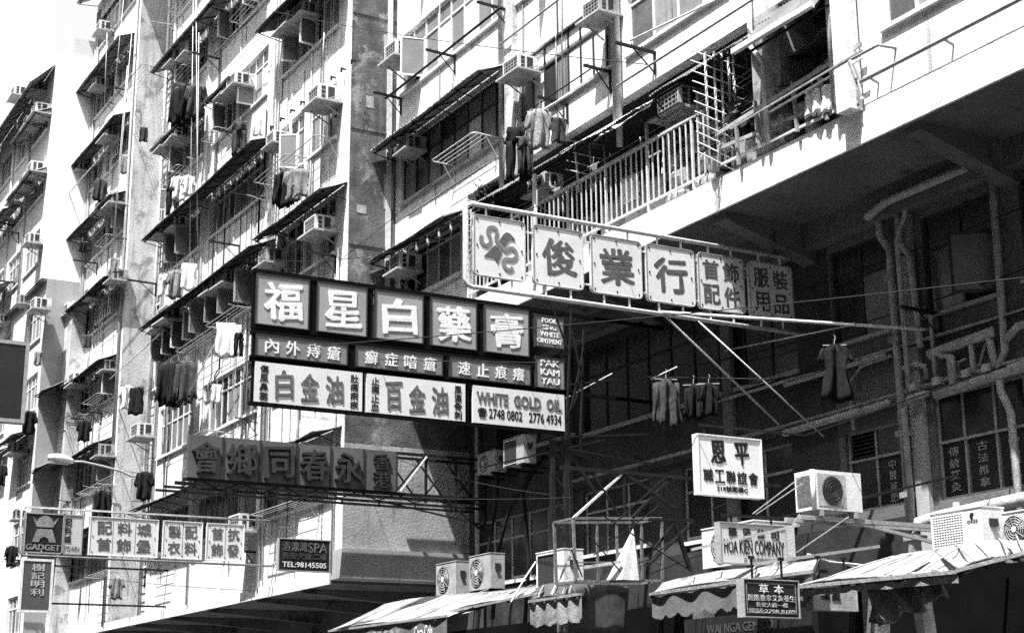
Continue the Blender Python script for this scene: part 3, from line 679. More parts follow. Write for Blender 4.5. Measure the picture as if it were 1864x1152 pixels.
# ---------------------------------------------------------------- sign 2: three tier dark framed sign
X = -24.0
s2 = thing('projecting_sign', 'huge three tier black framed sign with five large pale characters and telephone numbers', 'sign', (X, 12.5, 6.8))
F = faceX(X+0.002)
r1t, r1b = onX(469, 499, X).z, onX(469, 588, X).z
r2t, r2b = onX(467, 609, X).z, onX(467, 645, X).z
r3t, r3b = onX(463, 657, X).z, onX(463, 730, X).z
fr = MB(); yL = Yat(X, r1t, 465)-0.03; yR = Yat(X, r1b, 1028)+0.02
for zz in (r1t+0.06, r1b-0.05, r2t+0.05, r2b-0.05): fr.bar((X-0.05, yL, zz), (X-0.05, yR, zz), 0.09, 0.08)
for zz in (r3t+0.035, r3b-0.035): fr.bar((X-0.05, yL, zz), (X-0.05, yR, zz), 0.09, 0.05)
fr.bar((X-0.05, yR, r1t+0.06), (X-0.1, 17.1, r1t+0.06), 0.06)
fr.bar((X-0.3, yL+.3, r2b), (X-0.3, 17.1, r2b), 0.06); fr.bar((X-0.3, yL+.3, r1t), (X-0.3, yR, r1t), 0.05)
vx = [465, 570, 576, 672, 678, 775, 780, 872, 877, 966]
for px in vx: y = Yat(X, r1t, px); fr.bar((X-0.05, y, r1b-0.05), (X-0.05, y, r1t+0.06), 0.055)
for px in (465, 637, 644, 811, 969, 1029): y = Yat(X, r2t, px); fr.bar((X-0.05, y, r3t), (X-0.05, y, r1b), 0.06)
for px in (463, 663, 853, 1029): y = Yat(X, r3t, px); fr.bar((X-0.05, y, r3b-0.03), (X-0.05, y, r3t+0.03), 0.045)
for i in range(9):
    y = yL+0.3+i*0.72; fr.bar((X-0.3, y, r2b), (X-0.3, y+0.36, r1t), 0.03); fr.bar((X-0.3, y, r1t), (X-0.05, y, r1t+0.05), 0.03)
fr.build('frame', mat('black_frame', .004, .8, .3, 8, spec=.05), s2)
for (xa, xb, ch) in ((469, 562, '福'), (580, 667, '星'), (685, 769, '白'), (786, 866, '藥'), (883, 961, '膏')):
    y0, y1 = Yat(X, r1t, xa), Yat(X, r1t, xb); c = (y0+y1)/2; wv = y1-y0; h = r1t-r1b
    board(s2, X, y0, y1, r1b, r1t, SIGNM, 0.06, FRAMED, 0.02)
    mb = MB(); letter(mb, ch, c-wv*0.35, c+wv*0.37, r1b+h*0.13, r1t-h*0.14, F, 0.012, 0.032, True, 1.0); mb.build('character', INKW, s2)
for (xa, xb, s_) in ((468, 631, '內外痔瘡'), (650, 804, '癬症暗瘡'), (821, 964, '速止痕癢')):
    y0, y1 = Yat(X, r2t, xa), Yat(X, r2t, xb); wv = y1-y0; h = r2t-r2b
    board(s2, X, y0, y1, r2b, r2t, SIGND, 0.05, FRAMED, 0.02)
    words(s2, s_, y0+wv*0.05, y1-wv*0.03, r2b+h*0.16, r2t-h*0.14, F, INKW, 0.012, 0.02, 0.36, each=True)
for (xa, xb, s_, l, rr) in ((465, 660, '白金油', '傷風鼻塞', '肚痛痢疾'), (668, 847, '百金油', '止痛止血', '風濕骨刺')):
    y0, y1 = Yat(X, r3t, xa), Yat(X, r3t, xb); wv = y1-y0; h = r3t-r3b
    board(s2, X, y0, y1, r3b, r3t, SIGNW, 0.05, None)
    words(s2, s_, y0+wv*0.15, y1-wv*0.15, r3b+h*0.14, r3t-h*0.16, F, mat('worn_red_lettering', 0.11, 0.5, 0.4, 9), 0.012, 0.02, 0.32, each=True, brush=0.9)
    words(s2, l, y0+wv*0.045, y0+wv*0.12, r3b+h*0.04, r3t-h*0.06, F, INKK, 0.006, 0.022, 0.14, vertical=True)
    words(s2, rr, y1-wv*0.115, y1-wv*0.04, r3b+h*0.04, r3t-h*0.06, F, INKK, 0.006, 0.022, 0.14, vertical=True)
y0, y1 = Yat(X, r3t, 861), Yat(X, r3t, 1027); wv = y1-y0; h = r3t-r3b
board(s2, X, y0, y1, r3b, r3t, SIGNW, 0.05, None)
words(s2, 'WHITE  GOLD  OIL', y0+wv*0.04, y1-wv*0.04, r3b+h*0.54, r3t-h*0.16, F, mat('faded_lettering', 0.12, 0.5, 0.4, 9), 0.012, 0.035)
words(s2, '☎', y0+wv*0.05, y0+wv*0.14, r3b+h*0.17, r3b+h*0.41, F, INKK, 0.012, 0.02, each=False, name='telephone_mark')
words(s2, '2748 0802   2776 4934', y0+wv*0.17, y1-wv*0.04, r3b+h*0.16, r3b+h*0.42, F, INKK, 0.005, 0.02)
y0, y1 = Yat(X, r1t, 975), Yat(X, r1t, 1024); wv = y1-y0
for (zt_, zb_, ls) in ((onX(975, 574, X).z, onX(975, 628, X).z, ('FOOK', 'SING', 'WHITE', 'OINTMENT')), (onX(977, 650, X).z, onX(977, 703, X).z, ('PAK', 'KAM', 'YAU'))):
    board(s2, X, y0, y1, zb_, zt_, mat('greyed_red_sheet', 0.20, 0.5, 0.15, 3), 0.05, FRAMED, 0.02)
    n = len(ls); hh = (zt_-zb_)*0.92/n
    for i, l in enumerate(ls):
        ww = wv*{'OINTMENT': 0.46, 'WHITE': 0.36, 'FOOK': 0.27, 'SING': 0.24}.get(l, 0.34)
        words(s2, l, (y0+y1)/2-ww, (y0+y1)/2+ww, zt_-hh*(i+1)+hh*0.1, zt_-hh*i-hh*0.22, F, INKW, 0.012, 0.035)

# ---------------------------------------------------------------- sign 3: long dark association sign with raised characters
X = -31.3
s3 = thing('projecting_sign', 'long dark old association sign with raised characters reaching out from the grey party wall', 'sign', (X, 13.5, 6.6))
F = faceX(X+0.002)
zt, zb = onX(343, 790, X).z, onX(343, 868, X).z
xs = [343, 406, 474, 540, 602, 662, 722]
for i in range(6):
    y0, y1 = Yat(X, zt, xs[i]), Yat(X, zt, xs[i+1]); wv = y1-y0; h = zt-zb
    board(s3, X, y0+0.012, y1-0.012, zb, zt, SIGNR, 0.1, None)
    MB().box(X, X+0.03, y1-0.02, y1+0.02, zb, zt).build('joint_strip', FRAMED, s3)
    if i < 5:
        mb = MB(); letter(mb, '會鄉同春永'[i], y0+wv*0.12, y1-wv*0.1, zb+h*0.13, zt-h*0.14, F, 0.09, 0.02, True, 1.0); mb.build('raised_character', mat('old_raised_letter', 0.035, 0.35, 0.4, 7, spec=0.6), s3)
    else:
        for j in range(2):
            mb = MB(); letter(mb, '香港'[j], y0+wv*0.28, y1-wv*0.22, zb+h*(0.52-0.44*j), zb+h*(0.90-0.44*j), F, 0.05, 0.01, True, 1.0); mb.build('raised_character', mat('old_raised_letter', 0.035), s3)
tr = MB()
yA, yB = Yat(X, zt, 722), 17.1
for dx in (-0.05, -0.6):
    tr.bar((X+dx, yA, zt-0.02), (X+dx, yB, zt-0.02), 0.06); tr.bar((X+dx, Yat(X, zb, 335), zb-0.04), (X+dx, yB, zb-0.04), 0.07); tr.bar((X+dx, Yat(X, zb, 300), zb-0.22), (X+dx, yB, zb-0.25), 0.05)
for i in range(3):
    a, c = yA+(yB-yA)*i/3, yA+(yB-yA)*(i+1)/3
    tr.bar((X-0.05, a, zb), (X-0.05, c, zt), 0.035); tr.bar((X-0.6, a, zt), (X-0.6, c, zb), 0.035); tr.bar((X-0.05, c, zb-0.2), (X-0.05, c, zt), 0.05)
for i in range(8):
    y = 9.9+i*0.9; tr.bar((X-0.05, y, zb-0.22), (X-0.05, y+0.45, zb-0.04), 0.025); tr.bar((X-0.05, y+0.9, zb-0.22), (X-0.05, y+0.45, zb-0.04), 0.025); tr.bar((X-0.05, y, zb-0.2), (X-0.6, y+0.3, zb-0.2), 0.03)
tr.bar((X-0.05, 16.0, zb-0.04), (X-0.05, 17.1, zb-0.8), 0.04); tr.bar((X-0.05, 14.5, zb-0.22), (X-0.05, 17.1, zb-0.62), 0.035)
tr.bar((X-0.05, yB, zb-0.6), (X-0.05, yB, zt+0.1), 0.06)
tr.build('truss', IRON, s3)
MB().bar((X-0.0, yA+0.1, zb+0.02), (X-0.0, yA+(yB-yA)/3, zt-0.05), 0.028).build('light_strut', FRAMEW, s3)

# spa board hanging on chains below it
X = -31.2
t = thing('hanging_sign', 'small black spa signboard with phone number hanging on two chains', 'sign', (X, 12.8, 4.8)); F = faceX(X+0.002)
zt2, zb2 = onX(508, 980, X).z, onX(508, 1036, X).z; y0, y1 = Yat(X, zt2, 509), Yat(X, zt2, 600); wv = y1-y0; h = zt2-zb2
board(t, X, y0, y1, zb2, zt2, SIGNK, 0.09, FRAMEG, 0.022)
words(t, '浴湶灣', y0+wv*0.06, y0+wv*0.56, zt2-h*0.38, zt2-h*0.08, F, INKN, 0.01, 0.0, 0.12, each=True)
words(t, 'SPA', y0+wv*0.58, y1-wv*0.05, zt2-h*0.4, zt2-h*0.08, F, INKN, 0.01, 0.0)
words(t, '長安大廈二樓', y0+wv*0.06, y1-wv*0.05, zt2-h*0.64, zt2-h*0.43, F, mat('unlit_neon', 0.07, 0.6, 0.3, 9), 0.01, 0.0, 0.12, each=True)
words(t, 'TEL:98145505', y0+wv*0.07, y1-wv*0.06, zb2+h*0.1, zb2+h*0.27, F, INKW, 0.008, 0.01)
for yy in (y0+wv*0.15, y1-wv*0.15):
    ch = MB()
    for k in range(14): zz = zt2+(zb-0.2-zt2)*(k+0.5)/14; ch.obox((X-0.04, yy, zz), (0.012 if k % 2 else 0.004, 0, 0), (0, 0.004 if k % 2 else 0.012, 0), (0, 0, (zb-0.2-zt2)/28*1.1))
    ch.build('chain', IRON, t)

# ---------------------------------------------------------------- sign 4: gadget sign in a long pipe frame
X = -36.3
s4 = thing('projecting_sign', 'long pipe framed sign with black crown logo panel and three pale panels, low at left', 'sign', (X, 11, 5.4)); F = faceX(X+0.002)
zt, zb = onX(42, 922, X).z, onX(42, 1010, X).z; yl = Yat(X, zt, 40)
f = MB(); f.tube([(X, 13.95, zt), (X, yl+0.1, zt), (X, yl, zt-0.1), (X, yl, zb+0.1), (X, yl+0.1, zb), (X, 13.95, zb)], 0.028, 7)
for k in range(9): f.bar((X, yl+0.5+k*0.62, zt), (X, yl+0.5+k*0.62, zt-0.12), 0.02); f.bar((X, yl+0.5+k*0.62, zb), (X, yl+0.5+k*0.62, zb+0.12), 0.02)
f.build('tube_frame', PIPEG, s4, True)
pt, pb = onX(50, 934, X).z, onX(50, 1003, X).z
def cols(xa, xb): return Yat(X, pt, xa), Yat(X, pt, xb)
y0, y1 = cols(49, 117); wv = y1-y0; h = pt-pb
board(s4, X, y0, y1, pb, pt, SIGNK, 0.12, FRAMEG, 0.03)
em = MB(); g = lambda a, b: (X+0.004, y0+wv*a, pb+h*b)
em.prism([g(.16,.93), g(.28,.66), g(.72,.66), g(.86,.93), g(.72,.8), g(.66,.9), g(.58,.95), g(.5,.97), g(.42,.95), g(.34,.9), g(.28,.8)], (0.008, 0, 0))
em.prism([g(.3,.61), g(.7,.61), g(.82,.26), g(.64,.26), g(.6,.36), g(.5,.41), g(.4,.36), g(.36,.26), g(.18,.26)], (0.008, 0, 0))
em.build('crown_emblem', INKG, s4)
words(s4, 'GADGET', y0+wv*0.03, y1-wv*0.06, pb+h*0.05, pb+h*0.2, F, INKG, 0.01, 0.06)
y0b, y1b = cols(118, 150); wb = y1b-y0b
board(s4, X, y0b, y1b, pb, pt, SIGNW2, 0.12, FRAMEG, 0.03)
words(s4, '配料城', y0b+wb*0.04, y0b+wb*0.42, pb+h*0.26, pt-h*0.06, F, INKK, 0.01, 0.02, 0.16, vertical=True, brush=0.8)
words(s4, 'TOWN', y0b+wb*0.02, y1b-wb*0.1, pb+h*0.05, pb+h*0.2, F, INKG, 0.01, 0.0)
for xa, xb, rows in ((166, 288, ('配料城', '首飾堡')), (299, 368, ('製配', '衣料')), (378, 444, ('首抗', '飾發'))):
    a, c = cols(xa, xb); wv = c-a; n = len(rows[0])
    p_ = board(s4, X, a, c, pb, pt, SIGNW, 0.05, FRAMEW, 0.02, screws=True)
    sm = MB()
    for k in range(1, n): sm.box(X+0.001, X+0.004, a+wv*k/n-0.004, a+wv*k/n+0.004, pb+0.02, pt-0.02)
    sm.build('sheet_joint', FRAMED, p_)
    for j, rw in enumerate(rows):
        words(s4, rw, a+wv*0.06, c-wv*0.06, pb+h*(0.56-0.45*j), pb+h*(0.90-0.45*j), F, mat('grey_lettering', 0.10, 0.5, 0.3, 9), 0.008, 0.024, 0.3, each=True, brush=0.7)

# ---------------------------------------------------------------- smaller signs
def hanger(t, X, y0, y1, z0, z1, ma=IRON):
    for y in (y0, y1): mb = MB(); mb.bar((X-0.03, y, z0), (X-0.03, y, z1), 0.018); mb.bar((X-0.03, y-0.03, z1), (X-0.03, y+0.03, z1), 0.03); mb.build('hook', ma, t)
X = -15.5
t = thing('hanging_sign', 'bright square hanging signboard with two large characters above two smaller rows', 'sign', (X, 11.95, 4.3)); F = faceX(X+0.002)
zt, zb = onX(1270, 791, X).z, onX(1272, 896, X).z; y0, y1 = Yat(X, zt, 1270), Yat(X, zt, 1383); wv = y1-y0; h = zt-zb
board(t, X, y0, y1, zb, zt, SIGNW, 0.09, FRAMEW, 0.018)
words(t, '恩平', y0+wv*0.12, y1-wv*0.12, zt-h*0.46, zt-h*0.08, F, INKK, 0.008, 0.03, 0.42, each=True, brush=0.8)
words(t, '職工聯誼會', y0+wv*0.05, y1-wv*0.05, zb+h*0.2, zb+h*0.42, F, INKK, 0.006, 0.018, 0.16, each=True, brush=0.5)
words(t, '218號閣樓C', y0+wv*0.27, y1-wv*0.24, zb+h*0.05, zb+h*0.15, F, INKK, 0.006, 0.02)
hanger(t, X, y0+wv*0.13, y1-wv*0.14, zt, zt+0.13)
bm = MB(); bm.bar((X-0.03, y0+wv*0.05, zt+0.14), (X-0.03, 13.2, zt+0.14), 0.022); bm.bar((X-0.03, 13.2, zt+0.14), (X-0.03, 17.1, zt+1.5), 0.022); bm.build('arm', IRON, t)
X = -14.5
t = thing('hanging_sign', 'pale company signboard with tall english capitals in front of the big fan cabinet', 'sign', (X, 11.4, 3.35)); F = faceX(X+0.002)
zt, zb = onX(1310, 951, X).z, onX(1311, 1022, X).z; y0, y1 = Yat(X, zt, 1310), Yat(X, zt, 1428); wv = y1-y0; h = zt-zb
board(t, X, y0, y1, zb, zt, SIGNW2, 0.08, FRAMEG, 0.014)
words(t, '華坚公司', y0+wv*0.08, y1-wv*0.06, zt-h*0.34, zt-h*0.1, F, INKK, 0.008, 0.02, 0.42, each=True)
words(t, 'HOA KIEN COMPANY', y0+wv*0.05, y1-wv*0.03, zb+h*0.24, zt-h*0.4, F, INKK, 0.005, 0.008)
words(t, '218號地下', y0+wv*0.34, y1-wv*0.1, zb+h*0.06, zb+h*0.16, F, INKG, 0.008, 0.02)
hanger(t, X, y0+wv*0.2, y1-wv*0.18, zt, zt+0.09)
bm = MB(); bm.bar((X-0.03, y0+0.05, zt+0.1), (X-0.03, 17.1, zt+0.16), 0.026); bm.bar((X-0.03, y1-0.1, zt+0.1), (X+0.3, 14.5, zt+0.75), 0.03); bm.build('arm', IRON, t)
X = -12.2
t = thing('hanging_sign', 'small black signboard with double white border and thin pale writing on chains', 'sign', (X, 9.8, 2.6)); F = faceX(X+0.002)
zt, zb = onX(1353, 1054, X).z, onX(1353, 1120, X).z; y0, y1 = Yat(X, zt, 1353), Yat(X, zt, 1451); wv = y1-y0; h = zt-zb
board(t, X, y0, y1, zb, zt, SIGNK, 0.09, FRAMEG, 0.012)
bd = MB()
for a, c, d, e in ((y0+.03, y1-.03, zt-.035, zt-.027), (y0+.03, y1-.03, zb+.027, zb+.035), (y0+.027, y0+.035, zb+.027, zt-.027), (y1-.035, y1-.027, zb+.027, zt-.027)): bd.box(X+.001, X+.006, a, c, d, e)
bd.build('border', INKG, t)
words(t, '草本', y0+wv*0.22, y1-wv*0.22, zt-h*0.36, zt-h*0.11, F, INKW, 0.008, 0.0, 0.4, each=True)
words(t, '經絡推拿艾灸養生', y0+wv*0.06, y1-wv*0.06, zb+h*0.43, zb+h*0.6, F, mat('pale_lettering', 0.4), 0.008, 0.0, 0.14, each=True)
words(t, '長安大廈一樓', y0+wv*0.2, y1-wv*0.2, zb+h*0.26, zb+h*0.39, F, mat('pale_lettering', 0.4), 0.008, 0.0, 0.14, each=True)
words(t, '電話:2708 8189', y0+wv*0.07, y1-wv*0.07, zb+h*0.09, zb+h*0.22, F, mat('pale_lettering', 0.4), 0.008, 0.0)
hanger(t, X, y0+wv*0.2, y1-wv*0.25, zt, zt+0.22)
X = -13.5
t = thing('hanging_sign', 'peeling pale signboard half hidden behind the roof edge beside the black bordered one', 'sign', (X, 11.75, 2.8)); F = faceX(X+0.002)
zt, zb = onX(1478, 1062, X).z, onX(1478, 1108, X).z; y0, y1 = Yat(X, zt, 1478), Yat(X, zt, 1557); wv = y1-y0; h = zt-zb
board(t, X, y0, y1, zb, zt, mat('peeling_sign_sheet', 0.3, 0.6, 0.3, 3, streak=0.6, streak_col=0.6), 0.1, FRAMEG, 0.01)
words(t, '福星', y0+wv*0.16, y1-wv*0.35, zb+h*0.4, zt-h*0.2, F, INKK, 0.008, 0.02, 0.2, each=True)
hanger(t, X, y0+wv*0.2, y1-wv*0.2, zt, zt+0.3)
X = -45.0
t = thing('vertical_sign', 'tall narrow dark signboard with pale vertical characters at lower left', 'sign', (X, 10.2, 4.8)); F = faceX(X+0.002)
zt, zb = onX(42, 1020, X).z, onX(40, 1109, X).z; y0, y1 = Yat(X, zt, 44), Yat(X, zt, 94); wv = y1-y0; h = zt-zb
board(t, X, y0, y1, zb, zt, mat('dull_sign_sheet', 0.075, 0.5, 0.2, 2), 0.12, FRAMEW, 0.07)
words(t, '樹記明利', y0+wv*0.3, y1-wv*0.22, zb+h*0.28, zt-h*0.04, F, mat('pale_lettering', 0.4), 0.012, 0.02, 0.16, vertical=True, brush=0.7)
MB().bar((X-0.06, y1, zt-0.1), (X-0.06, 14.0, zt-0.1), 0.05).build('arm', IRON, t)
MB().bar((X-0.06, y1, zb+0.2), (X-0.06, 14.0, zb+0.2), 0.05).build('arm', IRON, t)
X = -38.0
t = thing('lightbox_sign', 'blank black faced lightbox with pale rim cut off by the left picture edge', 'sign', (X, 7.3, 8.9)); F = faceX(X+0.002)
zt, zb = onX(0, 624, X).z, onX(0, 760, X).z; y1 = Yat(X, zt, 47); y0 = y1-2.6
board(t, X, y0, y1, zb, zt, SIGNK, 0.25, mat('grey_rim', 0.30, 0.5, 0.2, 4), 0.09)
rr = MB(); rr.bar((X-0.15, y0-6, zt-0.3), (X-0.15, y1, zt-0.3), 0.05); rr.build('arm', IRON, t)

# window signs on the shaded wall: black sheets behind the panes
hw = [(-17.2, -16.72, '傳統艾灸'), (-16.66, -16.1, '古法推拿'), (-16.04, -15.5, '骨傷科')]
ws = MB(); wz0, wz1, ztr = 4.87, 6.43, 5.72
for xx in (-17.2, -16.69, -16.07, -15.47, -14.8, -13.92): ws.box(xx-0.02, xx+0.02, YC+0.06, YC+0.12, wz0, wz1)
ws.box(-17.2, -13.92, YC+0.05, YC+0.13, wz0-0.02, wz0+0.02); ws.box(-17.2, -13.92, YC+0.05, YC+0.13, ztr-0.02, ztr+0.02); ws.box(-17.2, -13.92, YC+0.05, YC+0.13, wz1-0.02, wz1+0.02)
wo = ws.build('window', FRAMEG, rh)
for xx, x2 in zip((-17.18, -16.67, -16.05, -15.45, -14.78), (-16.71, -16.09, -15.49, -14.82, -13.94)): MB().box(xx, x2, YC+0.085, YC+0.095, ztr+0.02, wz1-0.02).build('top_pane', GLASS, wo)
F = faceY(YC+0.083)
for a, c, s_ in hw:
    MB().box(a+0.02, c-0.02, YC+0.085, YC+0.1, wz0+0.02, ztr-0.02).build('sign_pane', SIGNK, wo)
    n = len(s_); hh = (ztr-wz0-0.14)/n
    mm = (a+c)/2
    for i, chh in enumerate(s_):
        mb = MB(); letter(mb, chh, mm-0.1, mm+0.1, ztr-0.07-hh*(i+1)+0.02, ztr-0.07-hh*i-0.02, F, 0.006, 0.012); mb.build('character', mat('pane_lettering', 0.30, 0.6, 0.2), wo)
ws = MB()
for xx in (-19.22, -18.6, -17.98): ws.box(xx-0.02, xx+0.02, YC+0.06, YC+0.12, 4.9, 6.2)
for zz in (4.92, 5.72, 6.18): ws.box(-19.24, -17.96, YC+0.05, YC+0.13, zz-0.02, zz+0.02)
wo = ws.build('window', FRAMEG, rh)
MB().box(-18.58, -18.0, YC+0.085, YC+0.1, 4.94, 5.7).build('sign_pane', SIGNK, wo)
MB().box(-19.2, -18.62, YC+0.085, YC+0.1, 4.94, 5.7).build('pane', GLASS, wo)
MB().box(-18.58, -18.0, YC+0.085, YC+0.1, 5.74, 6.16).build('pane', GLASS, wo)
for k in range(6): MB().obox((-18.9, YC+0.09, 5.79+k*0.065), (0.28, 0, 0), (0, 0.03, 0.02), (0, -0.003, 0.004)).build('louvre_slat', FRAMED, wo)
for i, chh in enumerate('中醫減肥'):
    mb = MB(); letter(mb, chh, -18.36, -18.2, 5.65-0.175*(i+1)+0.02, 5.65-0.175*i-0.015, F, 0.006, 0.012); mb.build('character', mat('pane_lettering', 0.30), wo)

# ================================================================== AIR CONDITIONERS
def make_ac():
    t = thing('window_air_conditioner', 'proto', 'air conditioner', (0, 0, 0))
    W, D, H = 0.62, 0.52, 0.42
    MB().box(-W/2, W/2, -D, 0.02, 0.03, H).build('casing', ACW, t)
    f = MB(); 
    for a, c, d, e in ((-W/2, W/2, H-0.035, H), (-W/2, W/2, 0.03, 0.065), (-W/2, -W/2+0.03, 0.065, H-0.035), (W/2-0.03, W/2, 0.065, H-0.035)): f.box(a, c, -D-0.03, -D-0.001, d, e)
    f.build('front_frame', ACW, t)
    MB().box(-W/2+0.03, W/2-0.03, -D-0.008, -D-0.002, 0.065, H-0.035).build('coil', ACD, t)
    g = MB()
    for k in range(5): x = -W/2+0.09+k*0.11; g.box(x-0.006, x+0.006, -D-0.02, -D-0.009, 0.065, H-0.035)
    for k in range(4): z = 0.11+k*0.08; g.box(-W/2+0.03, W/2-0.03, -D-0.024, -D-0.021, z-0.006, z+0.006)
    g.build('grille', ACG, t)
    v = MB()
    for j in range(3): v.box(W/2+0.001, W/2+0.006, -D+0.05, -D+0.15, 0.08+j*0.105, 0.16+j*0.105)
    v.box(W/2+0.001, W/2+0.006, -D+0.21, -D+0.37, 0.1, 0.37); v.build('side_vent', ACD, t)
    MB().box(-W/2-0.05, W/2+0.05, -D-0.08, 0, -0.025, 0.02).build('tray', CONC, t)
    for x in (-W/2, W/2): s_ = MB(); s_.bar((x, 0, -0.28), (x, -D+0.05, -0.035), 0.025); s_.bar((x+0.02, -D-0.02, -0.02), (x+0.02, -0.02, 0.2), 0.018); s_.build('support', FRAMEG, t)
    return t
AC0 = make_ac(); ac_used = [False]; AC_N = [0]; ACD_VARIANT = [ACW, ACG, ACW]
OLD = {}
def remat(me, ma):
    m2 = me.copy(); m2.materials.clear(); m2.materials.append(ma); return m2
def place_ac(px, py, Yw, label, group='window air conditioners on the tenement fronts', sc_=1.0, dx=0):
    p = at(px, py, Yw-0.27*sc_)
    o = AC0 if not ac_used[0] else copy_tree(AC0); ac_used[0] = True; AC_N[0] += 1
    if AC_N[0] % 3 == 2:
        for ch in o.children:
            if ch.name.startswith(('casing', 'front_frame')): ch.data = OLD.setdefault(ch.name.split('.')[0], remat(ch.data, ACG))
    if AC_N[0] % 4 == 1:
        for ch in list(o.children):
            if ch.name.startswith('tray'): ch.scale = (1.25, 1.1, 1)
    sc_ *= random.choice([.88, 1.0, 1.08]); SX = random.choice([.9, 1, 1.12])
    o.location = (p.x+dx, Yw, p.z-0.2*sc_); o.scale = (sc_*SX, sc_, sc_); o.rotation_euler.z = random.uniform(-0.03, 0.03)
    o['label'] = label; o['group'] = group
    return o
for px, py, Yw, lb in [
 (732, 100, 15.2, 'topmost white air conditioner beside an open sash just right of the grey party wall'),
 (748, 266, 15.2, 'white air conditioner under the left end of the canopy right of the party wall'),
 (738, 483, 15.2, 'boxed air conditioner under the dark canopy directly above the big black framed sign'),
 (945, 126, 15.2, 'white air conditioner above the narrow peeling pier between two window rows'),
 (1092, 22, 15.2, 'white air conditioner with bent drain hose at the top beside the long white pipe'),
 (592, 180, 14.0, 'white air conditioner above the laundry frame at the right edge of the left house'),
 (505, 257, 14.0, 'white air conditioner on a broad tray directly above hanging black and striped clothes'),
 (555, 24, 14.0, 'larger of two joined air conditioners under the topmost canopy near the wall corner'),
 (531, 46, 14.0, 'smaller left one of the joined air conditioners under the topmost canopy near the corner'),
 (583, 415, 14.0, 'bright air conditioner in deep shade under the canopy left of the grey party wall'),
 (496, 472, 14.0, 'air conditioner in canopy shade just above the left end of the big black framed sign'),
 (437, 153, 14.0, 'right hand unit of the pair above the jeans hanging from a crossed pole'),
 (414, 168, 14.0, 'left hand unit of the pair above the jeans hanging from a crossed pole'),
 (349, 95, 14.0, 'right hand unit of the pair above the cluster of dark coats on the upper left'),
 (324, 110, 14.0, 'left hand unit of the pair above the cluster of dark coats on the upper left'),
 (331, 246, 14.0, 'air conditioner above the tall open sash over the hanging white shirt'),
 (309, 264, 14.0, 'small air conditioner frame left of the tall open sash over the white shirt'),
 (323, 408, 14.0, 'air conditioner at the dark window above the printed shirt, right of its twin'),
 (300, 422, 14.0, 'air conditioner at the dark window above the printed shirt, left of its twin'),
 (417, 510, 14.0, 'bright air conditioner above the row of open sashes under the longest canopy'),
 (393, 524, 14.0, 'narrow air conditioner touching the bright one above the row of open sashes'),
 (312, 576, 14.0, 'upper unit of two at the left end below the longest canopy'),
 (296, 592, 14.0, 'lower left unit of two at the left end below the longest canopy'),
 (262, 787, 14.0, 'air conditioner above the black shirt near the street lamp arm box'),
 (447, 955, 14.0, 'air conditioner in shade at the right end of the pipe framed crown logo sign'),
 (258, 84, 15.0, 'upper unit of the stacked pair on the dirty set-back bay'),
 (259, 110, 15.0, 'lower unit of the stacked pair on the dirty set-back bay'),
 (262, 188, 15.0, 'weathered air conditioner in the set-back bay beside the wire laundry rack'),
 (252, 334, 15.0, 'air conditioner over the white pier in the middle of the stained set-back bay'),
 (241, 491, 15.0, 'air conditioner beside a small open awning window in the set-back bay'),
 (236, 640, 15.0, 'air conditioner above the large framed grey sash in the set-back bay'),
 (228, 803, 15.0, 'air conditioner on a wide shelf left of the street lamp box'),
 (180, 154, 14.0, 'air conditioner under the upper left broad canopy next to the blank white wall'),
 (191, 54, 14.0, 'shaded air conditioner just below the roof eaves beside the blank white wall'),
 (204, 246, 14.0, 'air conditioner under the second canopy down next to the blank white wall'),
 (149, 307, 14.0, 'air conditioner at the outer corner below the second canopy beside the blank wall'),
 (214, 366, 14.0, 'air conditioner at the right end of the third canopy, with a dripping bracket'),
 (190, 380, 14.0, 'outlined small air conditioner just left of the one at the third canopy end'),
 (167, 537, 14.0, 'air conditioner framed against deep shade below the fourth canopy on the left'),
 (134, 567, 14.0, 'air conditioner hanging left of the fourth canopy over the bare wall'),
 (214, 504, 14.0, 'air conditioner at the right tip of the fourth canopy next to the pale pier'),
 (145, 693, 14.0, 'long slatted air conditioner under the fifth canopy above an open sash'),
 (197, 668, 14.0, 'air conditioner at the right end of the fifth canopy above a black opening'),
 (191, 822, 14.0, 'air conditioner right of the lowest dark canopy above the street lamp'),
 (76, 204, 12.5, 'shaded air conditioner right under the farthest house upper canopy, near its corner'),
 (58, 226, 12.5, 'shaded air conditioner left neighbour under the farthest house upper canopy'),
 (68, 163, 12.5, 'air conditioner of the topmost floor on the farthest house near the roof hut'),
 (37, 172, 12.5, 'air conditioner on the sky line at the top left of the farthest house'),
 (68, 310, 12.5, 'air conditioner under the second canopy of the farthest house, nearest its corner'),
 (50, 334, 12.5, 'middle air conditioner under the second canopy of the farthest house'),
 (26, 364, 12.5, 'leftmost air conditioner under the second canopy of the farthest house'),
 (62, 438, 12.5, 'air conditioner at the corner window of the farthest house, halfway up'),
 (42, 548  , 12.72, 'air conditioner above a wire cage two floors over the blank black lightbox'),
 (75, 557  , 12.72, 'air conditioner at the wall corner two floors over the blank black lightbox'),
 (5, 583  , 12.72, 'air conditioner cut by the left picture edge just above the black lightbox'),
 (31, 818  , 12.72, 'air conditioner with open sash just below the black lightbox'),
 (36, 938  , 12.72, 'air conditioner beside the left end of the pipe framed sign')]:
    place_ac(px, py, Yw, lb)
# two units standing in the balcony
place_ac(990, 338, 15.75, 'boxed air conditioner in the dark left end of the long balcony')
o = place_ac(1243, 192, 15.95, 'tilted air conditioner on a wooden shelf under the torn canopy over the balcony'); o.scale = (1.08, 1.08, 1.08)

